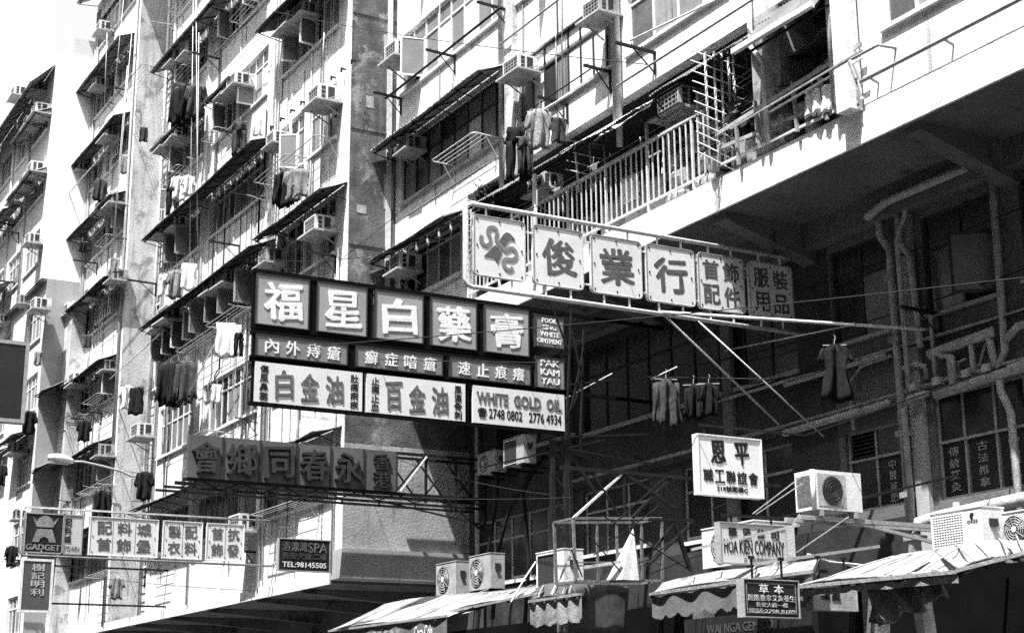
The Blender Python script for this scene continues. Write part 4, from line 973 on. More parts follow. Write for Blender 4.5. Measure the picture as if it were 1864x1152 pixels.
# outdoor condenser units
def condenser(label, name_kw, x0, x1, z0, z1, Yf, ma=ACW, side='Y', dep=0.3, fan=True, dots=False, text=None, fr=0.5):
    t = thing('outdoor_condenser', label, 'air conditioner', ((x0+x1)/2, Yf, z0), 'outdoor condenser units over the shop awnings')
    W, H = x1-x0, z1-z0
    def Pt(u, d, z): return Vector((x0+u, Yf-d, z))
    c = MB(); c.box(x0, x1, Yf, Yf+dep, z0, z1); c.build('casing', ma, t)
    lp = MB(); e = 0.03
    for a, b_, c1, d1 in ((x0-.006, x1+.006, z1, z1+.015),): lp.box(a, b_, Yf-.01, Yf+dep+.01, c1, d1)
    lp.build('lid', ma, t)
    cx, cz = x0+W*0.36, (z0+z1)/2; rad = min(H*0.42, W*0.33)
    if fan:
        g = MB()
        MB().prism([(cx+rad*math.cos(a*math.pi/10), Yf-0.004, cz+rad*math.sin(a*math.pi/10)) for a in range(20)], (0, 0.003, 0)).build('fan_opening', ACD, t)
        for rr_ in (0.95, 0.78, 0.6, 0.42):
            g.tube([(cx+rad*rr_*math.cos(a*math.pi/9), Yf-0.012, cz+rad*rr_*math.sin(a*math.pi/9)) for a in range(19)], 0.004, 4)
        for a in range(10): an = a*math.pi/5; g.bar((cx, Yf-0.012, cz), (cx+rad*math.cos(an), Yf-0.012, cz+rad*math.sin(an)), 0.006)
        g.build('fan_guard', ACG, t)
        MB().prism([(cx+rad*.2*math.cos(a*math.pi/6), Yf-0.02, cz+rad*.2*math.sin(a*math.pi/6)) for a in range(12)], (0, 0.006, 0)).build('hub', ACW, t)
        fb = MB()
        for k in range(3):
            a = k*2.094+0.4; fb.prism([(cx+rad*.2*math.cos(a), Yf-0.007, cz+rad*.2*math.sin(a)), (cx+rad*.9*math.cos(a-.3), Yf-0.007, cz+rad*.9*math.sin(a-.3)), (cx+rad*.9*math.cos(a+.5), Yf-0.007, cz+rad*.9*math.sin(a+.5)), (cx+rad*.25*math.cos(a+1), Yf-0.007, cz+rad*.25*math.sin(a+1))], (0, 0.002, 0))
        fb.build('fan_blade', ACG, t)
    else:
        MB().box(x0+W*0.06, x0+W*0.64, Yf-0.004, Yf-0.001, z0+H*.08, z1-H*.08).build('coil', mat('mesh_dark', 0.10, 0.6, 0.3, 20) if dots else ACD, t)
        g = MB()
        n = 13 if dots else 0
        for k in range(n): z = z0+H*.1+H*.8*k/(n-1); g.box(x0+W*.06, x0+W*.64, Yf-.016, Yf-.006, z-.006, z+.006)
        for k in range(12 if dots else 0): x = x0+W*.06+W*.58*k/11; g.box(x-.005, x+.005, Yf-.014, Yf-.005, z0+H*.08, z1-H*.08)
        if n: g.build('grille', ACW, t)
        else: 
            for a, b_, c1, d1 in ((x0+W*.05, x0+W*.65, z1-H*.08, z1-H*.06), (x0+W*.05, x0+W*.65, z0+H*.06, z0+H*.08)): g.box(a, b_, Yf-.02, Yf-.005, c1, d1)
            g.build('grille', ACW, t)
    if text: words(t, text, x0+W*0.72, x0+W*0.92, z1-H*0.38, z1-H*0.3, faceY(Yf-0.002), INKK, 0.003, 0.0)
    if text:
        lg = MB(); c0, c2 = x0+W*0.82, z1-H*0.2
        lg.prism([(c0+H*.085*math.cos(a*.35+.6), Yf-.005, c2+H*.085*math.sin(a*.35+.6)) for a in range(14)]+[(c0+H*.02, Yf-.005, c2-.01)], (0, .003, 0)); lg.build('logo', INKK, t)
    hd = MB(); hd.box(x1+0.001, x1+0.012, Yf+dep*.3, Yf+dep*.7, z0+H*.55, z0+H*.72); hd.box(x1+0.001, x1+0.03, Yf+dep*.35, Yf+dep*.6, z0+H*.5, z0+H*.551)
    hd.build('valve_cover', ACD, t)
    ft = MB()
    for x in (x0+W*.15, x1-W*.15): ft.box(x-.03, x+.03, Yf-.02, Yf+dep+.02, z0-.05, z0-.002); ft.bar((x, Yf, z0-.06), (x, Yf+dep+.6, z0-.06), 0.04)
    ft.build('foot', IRON, t)
    return t
def cpx(label, Yf, tlx, tly, trx, bly, **k):
    a = at(tlx, tly, Yf); b_ = at(tlx, bly, Yf); c = at(trx, tly-8, Yf)
    return condenser(label, None, a.x, c.x, b_.z, a.z, Yf, **k)
cpx('sunlit white condenser with dotted grille and round logo on the right hand roof sheet', 12.1, 1693, 937, 1786, 1006, fan=False, dots=True, text='GREE', dep=0.32)
cpx('condenser with shining metal fan cut off by the right picture edge', 12.4, 1812, 937, 1905, 1000)
cpx('white condenser with plain dark grille lit by sun beside the steel frame', 12.2, 976, 1008, 1026, 1074, fan=False, dep=0.34)
cpx('shaded condenser with pale hub, right one of the pair under the grey ledge', 14.1, 854, 1014, 893, 1076, ma=ACG)
cpx('shaded condenser with pale hub, left one of the pair under the grey ledge', 14.1, 794, 1028, 830, 1086, ma=ACG)
cpx('dim condenser with small logo hanging just under the big framed sign', 16.6, 869, 829, 901, 866, ma=ACG)
cpx('dark fronted tall condenser right of the small logo one under the big sign', 16.2, 916, 803, 953, 852, ma=ACG, fan=False)
# the large cabinet facing along the street
t = thing('outdoor_condenser', 'white condenser facing up the street on angle brackets with a bright rounded edge', 'air conditioner', (-14.0, 12.4, 4.0), 'outdoor condenser units over the shop awnings')
X = -14.0; z1_, z0_ = onX(1482, 854, X).z, onX(1487, 926, X).z; ya, yb = Yat(X, z1_, 1480), Yat(X, z1_, 1566)
MB().box(X-0.34, X, ya, yb, z0_, z1_).build('casing', ACW, t)
MB().tube([(X-0.02, ya, z0_), (X-0.02, ya, z1_)], 0.03, 8).build('corner_edge', ACW, t, True)
MB().box(X+0.001, X+0.005, ya+.05, ya+(yb-ya)*.66, z0_+.04, z1_-.04).build('front_recess', ACG, t)
MB().prism([(X+.007, ya+(yb-ya)*.37+(z1_-z0_)*.33*math.cos(a*math.pi/12), (z0_+z1_)/2+(z1_-z0_)*.37*math.sin(a*math.pi/12)) for a in range(24)], (.004, 0, 0)).build('fan_opening', ACD, t)
g = MB()
for rr_ in ((z1_-z0_)*.33, (z1_-z0_)*.25, (z1_-z0_)*.17, (z1_-z0_)*.09): g.tube([(X+.02, ya+(yb-ya)*.37+rr_*math.cos(a*math.pi/9), (z0_+z1_)/2+rr_*1.07*math.sin(a*math.pi/9)) for a in range(19)], .003, 4)
g.build('fan_guard', FRAMED, t)
MB().box(X-0.3, X-.04, ya-.012, ya-.002, z0_+.06, z1_-.06).build('side_coil', mat('mesh_dark', 0.10), t)
g = MB(); g.bar((X-.05, ya-.2, z0_-.1), (X-.05, 17.1, z0_-.1), .05); g.bar((X-.3, ya-.2, z0_-.1), (X-.3, 17.1, z0_-.1), .05)
for y in (ya+.1, yb-.1): g.box(X-.34, X, y-.03, y+.03, z0_-.075, z0_-.004)
g.bar((X-.05, yb-.2, z0_-.1), (X-.05, 17.1, z0_-.75), .04); g.bar((X-.05, ya+0.1, z0_-.12), (X-.4, ya-1.5, z0_-.5), .03)
g.build('bracket_arm', FRAMEG, t)
# fan cabinet behind the company sign
Yc = 11.6; a = at(1277, 965, Yc); c = at(1372, 935, Yc); d = at(1282, 1035, Yc)
t = condenser('big pale box cabinet with radial fan grille partly behind the english company sign', None, a.x, c.x, d.z, a.z, Yc, dep=0.6)
t['category'] = 'fan unit'

# ================================================================== STREET LAMP
X = -47.6; b0 = onX(246, 868, X); hd0, hd1 = onX(88, 832, X), onX(134, 840, X)
t = thing('street_lamp', 'street lamp with long pale head on a curved arm fixed to the tenement front', 'street lamp', (X, 13.9, 8.9))
am = [Vector((X, 13.8, b0.z+0.02)), onX(238, 866, X), onX(222, 858, X), onX(190, 849, X), onX(150, 840, X), hd1]
MB().tube(am, 0.035, 8).build('arm', FRAMEG, t, True)
MB().box(X-.14, X+.14, 13.55, 13.95, b0.z-.75, b0.z-.05).build('control_box', FRAMEG, t)
h_ = MB(); pts = []; n = 8; L = (hd1-hd0)
for i in range(n+1):
    u = i/n; pts.append(hd0+L*u+Vector((0, 0, 0.03*math.sin(math.pi*u))))
h_.tube(pts, [0.04+0.1*math.sin(math.pi*min(1, (i/n)*0.9+.08))**.6 for i in range(n+1)], 10); h_.build('lamp_head', LAMPW, t, True)
MB().obox(hd0+L*.42+Vector((0, 0, -.11)), (.08, 0, 0), (0, .3, 0), (0, 0, .04)).build('lamp_glass', FRAMEG, t)

# ================================================================== LAUNDRY
def garment(kind, px, py, Yp, h, ma, label, dirv=(0.8, -0.6, 0), wd=None, cat=None, lean=0.0, name=None):
    """cloth with folds hung by its shoulders or waist at the given point"""
    p = at(px, py, Yp); d = Vector(dirv).normalized(); n = Vector((-d.y, d.x, 0)); mb = MB()
    ph = random.uniform(0, 6)
    Z = Vector((0, 0, 1))
    def tubecloth(c0, c1, w0, w1, th, m_=11, k_=8, tap=None):
        vs = []; fs = []
        for j in range(k_+1):
            v = j/k_; c = c0*(1-v)+c1*v; wj = w0*(1-v)+w1*v
            if tap: wj *= tap(v)
            for s_ in (1, -1):
                for i in range(m_+1):
                    u = -1+2*i/m_; 
                    fold = (0.55*th*math.sin(u*5+ph+v*2)+0.35*th*math.sin(u*11+ph*2+v*3))*(0.3+v)+0.15*th*math.sin(u*17+ph+v*6)
                    vs.append(c+d*(u*wj/2)*(1+.12*math.sin(v*9+ph+s_))-Z*(.04*h*v*math.sin(u*4+ph))+n*(s_*th*0.5*math.sqrt(max(0, 1-u*u*.96))+fold))
        row = 2*(m_+1)
        for j in range(k_):
            for i in range(m_):
                a = j*row+i; fs.append((a, a+1, a+1+row, a+row)); b_ = j*row+m_+1+i; fs.append((b_, b_+row, b_+1+row, b_+1))
            for i in (0, m_): a = j*row+i; b_ = a+m_+1; fs.append((a, b_, b_+row, a+row) if i else (a, a+row, b_+row, b_))
        for j in (0, k_):
            for i in range(m_): a = j*row+i; b_ = a+m_+1; fs.append((a, b_, b_+1, a+1) if j == 0 else (a, a+1, b_+1, b_))
        mb.add(vs, fs)
    Z = Vector((0, 0, 1)); ln = d*lean
    if kind == 'shirt':
        w_ = wd or h*.5
        tubecloth(p, p-Z*h+ln*h, w_*.82, w_, .1, tap=lambda v: 0.55+.45*min(1, v*7))
        for s_ in (-1, 1):
            sh = p+d*(s_*w_*.36)-Z*.04; tubecloth(sh, sh+d*(s_*w_*.22)-Z*h*.46, h*.2, h*.17, .07, 5, 4)
    elif kind == 'jacket':
        w_ = wd or h*.4
        tubecloth(p, p-Z*h+ln*h, w_*.9, w_, .14, tap=lambda v: 0.5+.5*min(1, v*6))
        for s_ in (-1, 1):
            sh = p+d*(s_*w_*.42)-Z*.06; tubecloth(sh, sh+d*(s_*w_*.2)-Z*h*.85, h*.17, h*.13, .1, 5, 6)
    elif kind == 'trousers':
        w_ = wd or h*.4
        tubecloth(p, p-Z*h*.3, w_*.8, w_, .1, 7, 3)
        for s_ in (-1, 1): q = p+d*(s_*w_*.25)-Z*h*.27; tubecloth(q, q-Z*h*.73+ln*h+d*(s_*w_*.07), w_*.5, w_*.36, .09, 5, 6)
    elif kind == 'dress':
        w_ = wd or h*.5
        tubecloth(p, p-Z*h, w_*.8, w_, .16, tap=lambda v: (0.5+.5*min(1, v*8)) if v < .3 else .82+.45*(v-.3))
        for s_ in (-1, 1): sh = p+d*(s_*w_*.34)-Z*.05; tubecloth(sh, sh+d*(s_*w_*.2)-Z*h*.24, h*.13, h*.12, .08, 4, 3)
    else:
        tubecloth(p, p-Z*h+ln*h, wd or h*.5, (wd or h*.5)*1.05, .05)
    hg = MB()
    hg.tube([p+Z*.16, p+Z*.13+d*.02, p+Z*.05, p+Z*.01], .008, 5); hg.bar(p-d*.18, p+d*.18, .015)
    t = thing(name or {'towel': 'towel'}.get(kind, kind), label, cat or {'towel': 'towel', 'trousers': 'trousers', 'dress': 'dress', 'jacket': 'jacket'}.get(kind, 'shirt'), p-Z*h)
    mb.build('cloth', ma, t, True); hg.build('hanger', FRAMEG, t)
    return t
for g_ in [
 ('jacket', 330, 160, 13.3, 1.25, BLACK, 'black coat left of the cluster drying high on the left house'),
 ('jacket', 345, 154, 13.3, 1.2, BLACK, 'black coat in the middle of the cluster drying high on the left house'),
 ('shirt', 358, 156, 13.4, 1.0, DENIM, 'dark grey shirt right of the coats drying high on the left house'),
 ('trousers', 437, 222, 13.3, .98, DENIM, 'pair of dark jeans hanging below crossed poles above a canopy'),
 ('shirt', 327, 322, 13.3, .75, WCLOTH, 'white short sleeved shirt hanging over dark trousers'),
 ('trousers', 316, 335, 13.45, 1.0, BLACK, 'dark trousers slanting out behind the hanging white shirt'),
 ('shirt', 343, 320, 13.4, .62, WCLOTH, 'small pale shirt right of the white short sleeved one'),
 ('jacket', 517, 315, 13.3, .9, BLACK, 'black fluffy jacket on the frame near the wall corner'),
 ('shirt', 534, 310, 13.3, .8, GCLOTH, 'striped shirt immediately right of the black fluffy jacket'),
 ('towel', 548, 308, 13.35, .7, GCLOTH, 'patterned cloth at the right end of the frame near the corner'),
 ('jacket', 184, 326, 13.3, .85, DENIM, 'dark jacket draped on a pole beside the blank white wall'),
 ('jacket', 310, 662, 13.3, 1.25, BLACK, 'long black coat at the left of the row below the open sashes'),
 ('jacket', 324, 658, 13.3, 1.3, BLACK, 'long black coat in the middle of the row below the open sashes'),
 ('jacket', 339, 658, 13.35, 1.2, DENIM, 'long dark coat at the right of the row below the open sashes'),
 ('towel', 412, 588, 13.3, .95, WCLOTH, 'long white towel hanging below the open sashes'),
 ('towel', 424, 592, 13.3, .85, WCLOTH, 'narrow white undershirt next to the long white towel'),
 ('trousers', 435, 606, 13.35, .62, BLACK, 'black shorts hanging near the left end of the big framed sign'),
 ('shirt', 322, 492, 13.2, .85, GCLOTH, 'pale printed shirt spread under the small canopy awning'),
 ('towel', 345, 480, 13.3, .8, WCLOTH, 'white sheet right of the pale printed shirt'),
 ('shirt', 154, 765, 13.2, .72, BLACK, 'black short sleeved shirt above the lowest left canopy'),
 ('shirt', 264, 858, 13.2, .85, BLACK, 'black shirt hanging right below the street lamp arm box'),
 ('jacket', 188, 892, 13.2, 1.0, BLACK, 'long black top under the wire rack left of the pale pier'),
 ('shirt', 232, 702, 13.9, .8, WCLOTH, 'pale bundled shirt on the rack of the set-back bay'),
 ('towel', 249, 705, 13.9, .9, BLACK, 'black cloth beside the pale bundled shirt in the set-back bay'),
 ('shirt', 54, 748, 11.6, .8, BLACK, 'black shirt just right of the blank black lightbox'),
 ('shirt', 3, 846, 11.6, .75, BLACK, 'black shirt at the left picture edge under the lightbox'),
 ('shirt', 22, 993, 11.6, .7, BLACK, 'black shirt left of the pipe framed crown logo sign'),
 ('shirt', 214, 1048, 13.2, .7, GCLOTH, 'grey jumper with dark sleeve below the pale panels of the crown logo sign'),
 ('towel', 232, 282, 13.9, .7, GCLOTH, 'bunched dark cloths on the upper rack of the set-back bay'),
 ('trousers', 940, 233, 14.5, 1.1, BLACK, 'black trousers hanging over the balcony canopy'),
 ('trousers', 956, 250, 14.6, .75, DENIM, 'short dark trousers behind the checked shirt'),
 ('shirt', 981, 200, 14.4, .8, PLAID, 'checked shirt hanging from a bamboo pole end'),
 ('towel', 1016, 215, 14.6, .5, DENIM, 'thin dark scarf right of the checked shirt'),
 ('jacket', 1212, 690, 14.2, .78, DENIM, 'worn denim jacket on a wire hanger in the shade'),
 ('jacket', 1262, 700, 15.6, .6, BLACK, 'black coat deep in shade right of the denim jacket'),
 ('shirt', 1290, 698, 15.6, .55, BLACK, 'small black shirt in shade, behind the sign brace'),
 ('dress', 1519, 628, 15.9, .88, BLACK, 'black dress with pale neckline on the shaded right wall'),
 ]:
    garment(*g_, dirv=(random.uniform(.1, .6), random.uniform(.6, .9), 0))
for px, py, wd_, h_2, mt, lb in [(1478, 163, .35, .42, WCLOTH, 'leftmost pale cloth draped inside the right balcony rail'), (1497, 160, .3, .42, WCLOTH, 'folded white sheet draped second from left on the right balcony rail'), (1520, 150, .5, .42, WCLOTH, 'broad bunched white sheet on the right balcony rail'), (1548, 150, .3, .42, GCLOTH, 'patterned cloth nearest the white corner post on the balcony rail')]:
    garment('towel', px, py, 15.05, h_2, mt, lb, dirv=(1, -.1, 0), wd=wd_)

# ================================================================== RACKS, BRACKETS, POLES (fixed to the houses)
for pa, pb, Yw, b_ in [((548, 290), (610, 268), YL, lh), ((494, 322), (556, 305), YL, lh), ((315, 325), (350, 322), YL, lh), ((405, 590), (462, 572), YL, lh), ((350, 640), (420, 605), YL, lh),
        ((245, 165), (285, 130), YL, lh), ((318, 150), (360, 148), YL, lh), ((215, 300), (240, 272), YB, lh), ((236, 430), (262, 390), YB, lh), ((222, 560), (250, 540), YB, lh), ((215, 715), (262, 700), YB, lh), ((175, 735), (205, 722), YL, lh),
        ((202, 880), (250, 862), YL, lh), ((165, 905), (205, 880), YL, lh), ((180, 1058), (235, 1030), YL, lh), ((490, 940), (575, 915), YL, lh), ((822, 290), (900, 262), YR, rh), ((196, 125), (225, 110), YL, lh)]:
    A, B = at(pa[0], pa[1], Yw-.1), at(pb[0], pb[1], Yw-.1)
    rack(b_, A.x, max(B.x, A.x+.7), Yw-.01, (A.z+B.z)/2, 0.6, 4, FRAMEG if Yw != YR else PIPEW, 0.45)
for px, py, Yw, b_, d_ in [(402, 108, YL, lh, .9), (612, 372+95, YL, lh, .7), (437, 448, YL, lh, .9), (285, 420+97, YL, lh, .95), (150, 378, YL, lh, 1.0), (178, 480, YL, lh, .9), (128, 510, YL, lh, .9), (186, 752, YL, lh, .8), (165, 765, YL, lh, .7), (232, 165, YL, lh, .8), (266, 18, YB, lh, .9), (252, 40, YB, lh, .8),
        (829, 104, YR, rh, .75), (731, 180, YR, rh, .75), (928, 20, YR, rh, .8), (1193, 97, YR, rh, .85), (1034, 190, YR, rh, .7), (1112, 132, YR, rh, .6), (1570+142, 572, YC, rh, .8), (25, 410, YF, fh, .7), (35, 425, YF, fh, .8), (28, 515, YF, fh, .8), (45, 1020, YF, fh, .7), (470, 1005, YL, lh, .6), (90, 1050, YL, lh, .7), (438, 245, YL, lh, .8)]:
    q = at(px, py, Yw); bracket(b_, q.x, Yw, q.z, d_)
def pole(b_, pa, pb, Y, r=.022, ma=BAMB, name='bamboo_pole'): MB().tube([at(pa[0], pa[1], Y), at(pb[0], pb[1], Y)], r, 7).build(name, ma, b_, True)
pole(rh, (702, 180), (912, 14), 14.75, .03, IRON); pole(rh, (1148, 74), (1330, -12), 14.6, .02); pole(rh, (983, 205), (1040, 170), 14.5); pole(rh, (946, 213), (1075, 126), 14.6, .015, IRON)
pole(lh, (390, 100), (470, 20), 13.4, .018, IRON); pole(lh, (100, 380), (180, 290), 13.3, .02); pole(lh, (330, 740), (405, 600), 13.4, .02); pole(lh, (90, 770), (190, 735), 13.3, .015, IRON)
pole(lh, (470, 790), (340, 850), 13.6, .012, IRON); pole(lh, (200, 690), (300, 600), 13.6, .02, PIPEW); pole(rh, (1030, 725), (1114, 680), 15.5, .012, PIPEW); pole(rh, (1185, 690), (1232, 668), 14.2, .012, PIPEW)
pole(rh, (1180, 686), (1400, 690), 15.0, .01, IRON); pole(rh, (1320, 638), (1560, 590), 16.3, .014, PIPEG)
for q in [(352, 0, 345, 470), (357, 0, 360, 450), (362, 60, 358, 420), (225, 0, 205, 200), (195, 60, 190, 190), (240, 60, 196, 560), (232, 120, 200, 500), (590, 60, 586, 130)]:
    MB().tube([at(q[0], q[1], 13.3), at(q[2], q[3], 13.35)], .011, 5).build('rope', PIPEW, lh, True)
# anchor bolts and end plates on the blank stretch of bay A
bl = MB()
for k in range(9): q = at(500+k*18.5, 232-k*15, YL); bl.box(q.x-.015, q.x+.015, YL-.12, YL-.002, q.z-.02, q.z+.02); bl.box(q.x-.03, q.x+.03, YL-.13, YL-.1, q.z-.09, q.z+.02)
bl.build('anchor_bolt', IRON, lh)['kind'] = 'stuff'

# ================================================================== BALCONY
bal = thing('balcony_railing', 'pale metal railing with closely set vertical bars along the long balcony', 'railing', (-24, 15.2, 10.43))
YB2 = YR-0.03; xr0, xr1, zr = -28.5, -20.0, 11.70
MB().box(xr0, xr1, YB2-.025, YB2+.025, zr, zr+.04).build('top_rail', PIPEW, bal)
MB().box(xr0, xr1, YB2-.02, YB2+.02, 10.56, 10.6).build('bottom_rail', PIPEW, bal)
bm_ = MB().box(-.011, .011, -.011, .011, 0, zr-10.61).mesh('baluster', PIPEW)
n = 50
for k in range(n+1):
    x = xr0+(xr1-xr0)*k/n
    if k % 8 == 0: MB().box(x-.022, x+.022, YB2-.019, YB2+.019, 10.43, zr-.001).build('post', PIPEW, bal)
    else: put('baluster', bm_, bal, Vector((x, YB2, 10.605))-worg(bal))
bal2 = thing('balcony_railing', 'rough pale timber and pipe railing lashed across the right part of the balcony', 'railing', (-18, 15.2, 10.43))
def brd(pa, pb, Y, w_, h, ma, par, name='rail_board'): MB().bar(at(pa[0], pa[1], Y), at(pb[0], pb[1], Y), w_, h).build(name, ma, par)
brd((1303, 246), (1568, 80), 15.05, .03, .07, WOOD, bal2); brd((1308, 271), (1560, 165), 15.1, .03, .06, WOOD, bal2); brd((1302, 305), (1572, 178), 15.1, .04, .04, PIPEW, bal2)
brd((1400, 205), (1570, 105), 15.0, .03, .03, PIPEW, bal2); brd((1330, 235), (1570, 92), 14.9, .025, .03, PIPEG, bal2)
for a_, b_ in (((1340, 225), (1345, 300)), ((1374, 185), (1384, 270)), ((1442, 150), (1452, 240)), ((1490, 140), (1506, 218)), ((1310, 265), (1307, 305))): brd(a_, b_, 15.06, .05, .05, PIPEG, bal2, 'post')
# bamboo lattices standing out from the rail
def lattice(label, X_, xs_, y0_, y1_, hs_):
    t_ = thing('bamboo_lattice', label, 'lattice', onX(xs_[0], y1_, X_))
    for x in xs_: MB().tube([onX(x, y0_, X_), onX(x+9, y1_, X_)], .022, 6).build('upright', BAMB, t_, True)
    for (a_, b_, c_, d_) in hs_: MB().tube([onX(a_, b_, X_+.03), onX(c_, d_, X_+.03)], .012, 5).build('crossbar', BAMB, t_, True)
lattice('tall leaning bamboo lattice standing out over the middle of the balcony rail', -19.5, [1283, 1299, 1312, 1325, 1334], 95, 300, [(1256+i*1.5, 92+i*18.5, 1370+i*1.2, 128+i*20.5) for i in range(11)])
lattice('small wire and bamboo lattice over the left part of the balcony rail', -24.6, [1045, 1072, 1098], 255, 350, [(1026, 255, 1105, 265), (1028, 275, 1108, 292), (1028, 292, 1106, 310), (1028, 308, 1104, 326)])
lattice('small lattice of pale strips at the left end of the balcony by the snake sign', -28.4, [862, 878, 892], 345, 385, [(850, 350, 905, 358), (850, 365, 905, 373), (850, 378, 905, 386)])
# roof of the right balcony part, broken lower canopy and torn sheets
canopy(rh, -18.3, -16.45, YR, 12.0, 0.6, 0.75, CORR, 'flat_canopy')
MB().box(-18.35, -16.4, YR-.68, YR-.6, 11.98, 12.07).build('fascia_board', PIPEW, rh)
MB().sheet((-18.0, 15.3, 11.85), (-16.5, 15.1, 11.95), (-16.5, 16.3, 12.3), (-18.0, 16.3, 12.2), 12, 4, off=lambda u, v, nn: Vector((0, 0, random.uniform(-.07, .07)))).build('torn_sheet', CORR, rh)
MB().sheet((-22.9, 14.8, 12.1), (-21.2, 14.8, 12.15), (-21.2, 15.1, 12.4), (-22.9, 15.1, 12.4), 16, 3, off=lambda u, v, nn: Vector((0, 0, random.uniform(-.05, .04)))).build('torn_sheet', CORRL, rh)
# things kept on the balcony
def clutter(name, label, cat, mb, ma): return top(mb, name, ma, label, cat)
q = at(1160, 350, 15.6)
for i in range(5):
    x = -23.6+i*.42; bb = MB(); bb.obox((x, 15.55, 10.43+.4), (.19, .02, 0), (-.003, .02, .03), (.01*i, 0, .38)); clutter('leaning_board', ['first', 'second', 'third', 'fourth', 'fifth'][i]+' pale board from the left leaning behind the balcony railing', 'board', bb, WOOD if i % 2 else mat('pale_board', .42, .8, .2, 3))
for i, (x, z, w_) in enumerate(((-21.3, 10.43, .7), (-21.2, 10.8, .6), (-20.5, 10.43, .6), (-21.25, 11.1, .5), (-20.4, 10.85, .5))):
    bb = MB(); bb.sheet((x-w_/2, 15.5, z), (x+w_/2, 15.5, z), (x+w_/2, 15.5, z+.36), (x-w_/2, 15.5, z+.36), 10, 5, off=lambda u, v, nn: nn*(.14*math.sin(math.pi*u)*math.sin(math.pi*v)+random.uniform(-.02, .02)), th=.3)
    clutter('sack', ['bulging sack at the bottom left', 'sack second from the bottom', 'wide sack on the floor at the right', 'topmost sack', 'upper right sack'][i]+' of the pile behind the bamboo lattice', 'sack', bb, SACK)
bb = MB(); 
for k in range(9): bb.box(-20.9, -20.0, 15.45, 15.5, 11.25+k*.045, 11.28+k*.045)
clutter('slatted_crate', 'slatted crate balanced on the sacks behind the lattice', 'crate', bb, WOOD)
for i, (x0_, x1_, h) in enumerate(((-27.6, -26.7, .9), (-26.5, -25.9, .6), (-25.6, -24.6, 1.0), (-19.8, -19.2, .9))):
    bb = MB(); bb.sheet((x0_, 15.9, 10.43), (x1_, 15.9, 10.43), (x1_, 15.95, 10.43+h), (x0_, 15.95, 10.43+h), 18, 2, off=lambda u, v, nn: nn*(.02*math.sin(u*60)), th=.02)
    clutter('sheet_panel', ['wide ribbed metal sheet near the left end of the balcony', 'low ribbed sheet standing second from left on the balcony', 'tall ribbed sheet behind the middle railing', 'ribbed sheet beside the potted plants on the balcony'][i], 'metal sheet', bb, mat('ribbed_zinc', .25, .5, .3, 3, streak=.5))
def plant(px, py, Y, h, label, n=60):
    p = at(px, py, Y); t_ = thing('potted_plant', label, 'plant', p)
    pot = MB(); pot.tube([p, p+Vector((0, 0, .22))], [.09, .13], 10); pot.build('pot', CONC, t_)
    st = MB(); lf = MB()
    for i in range(n):
        a = random.uniform(0, 6.28); r_ = random.uniform(.1, 1)*h*.5; z = random.uniform(.25, 1)*h
        q = p+Vector((math.cos(a)*r_, math.sin(a)*r_*.7, .2+z)); 
        if i % 6 == 0: st.tube([p+Vector((0, 0, .2)), p+Vector((math.cos(a)*r_*.3, math.sin(a)*r_*.3, .2+z*.6)), q], .006, 4)
        u = Vector((random.uniform(-1, 1), random.uniform(-1, 1), random.uniform(-.6, .6))).normalized(); v_ = u.cross(Vector((random.random(), random.random(), 1))).normalized(); L_ = random.uniform(.07, .14)
        lf.add([q-u*L_, q+v_*L_*.35, q+u*L_, q-v_*L_*.35], [(0, 1, 2, 3)])
    lf.build('foliage', LEAFM, t_); st.build('stem', IRON, t_)
plant(1352, 285, 15.35, .8, 'bushy potted plant behind the timber rail right of the lattice', 90)
plant(1366, 280, 15.5, .9, 'taller leafy potted plant beside the spalled pier', 90)
plant(1430, 235, 15.3, .5, 'low potted plant behind the lower timber rail', 60)
plant(1300, 312, 15.1, .45, 'spiky bare potted plant on the balcony edge at the railing end', 40)
plant(1540, 185, 15.4, .4, 'small potted plant among draped cloths by the corner post', 40)
plant(900, 420, 15.4, .9, 'straggly potted plant at the left end of the balcony', 70)
bb = MB(); bb.tube([onX(826, 350, -29.5), onX(835, 365, -29.5), onX(850, 382, -29.5)], .02, 5); bb.tube([onX(832, 348, -29.5), onX(832, 362, -29.5), onX(846, 378, -29.5)], .02, 5); clutter('dry_branch', 'dry forked branch sticking out above the snake sign corner', 'branch', bb, IRON)

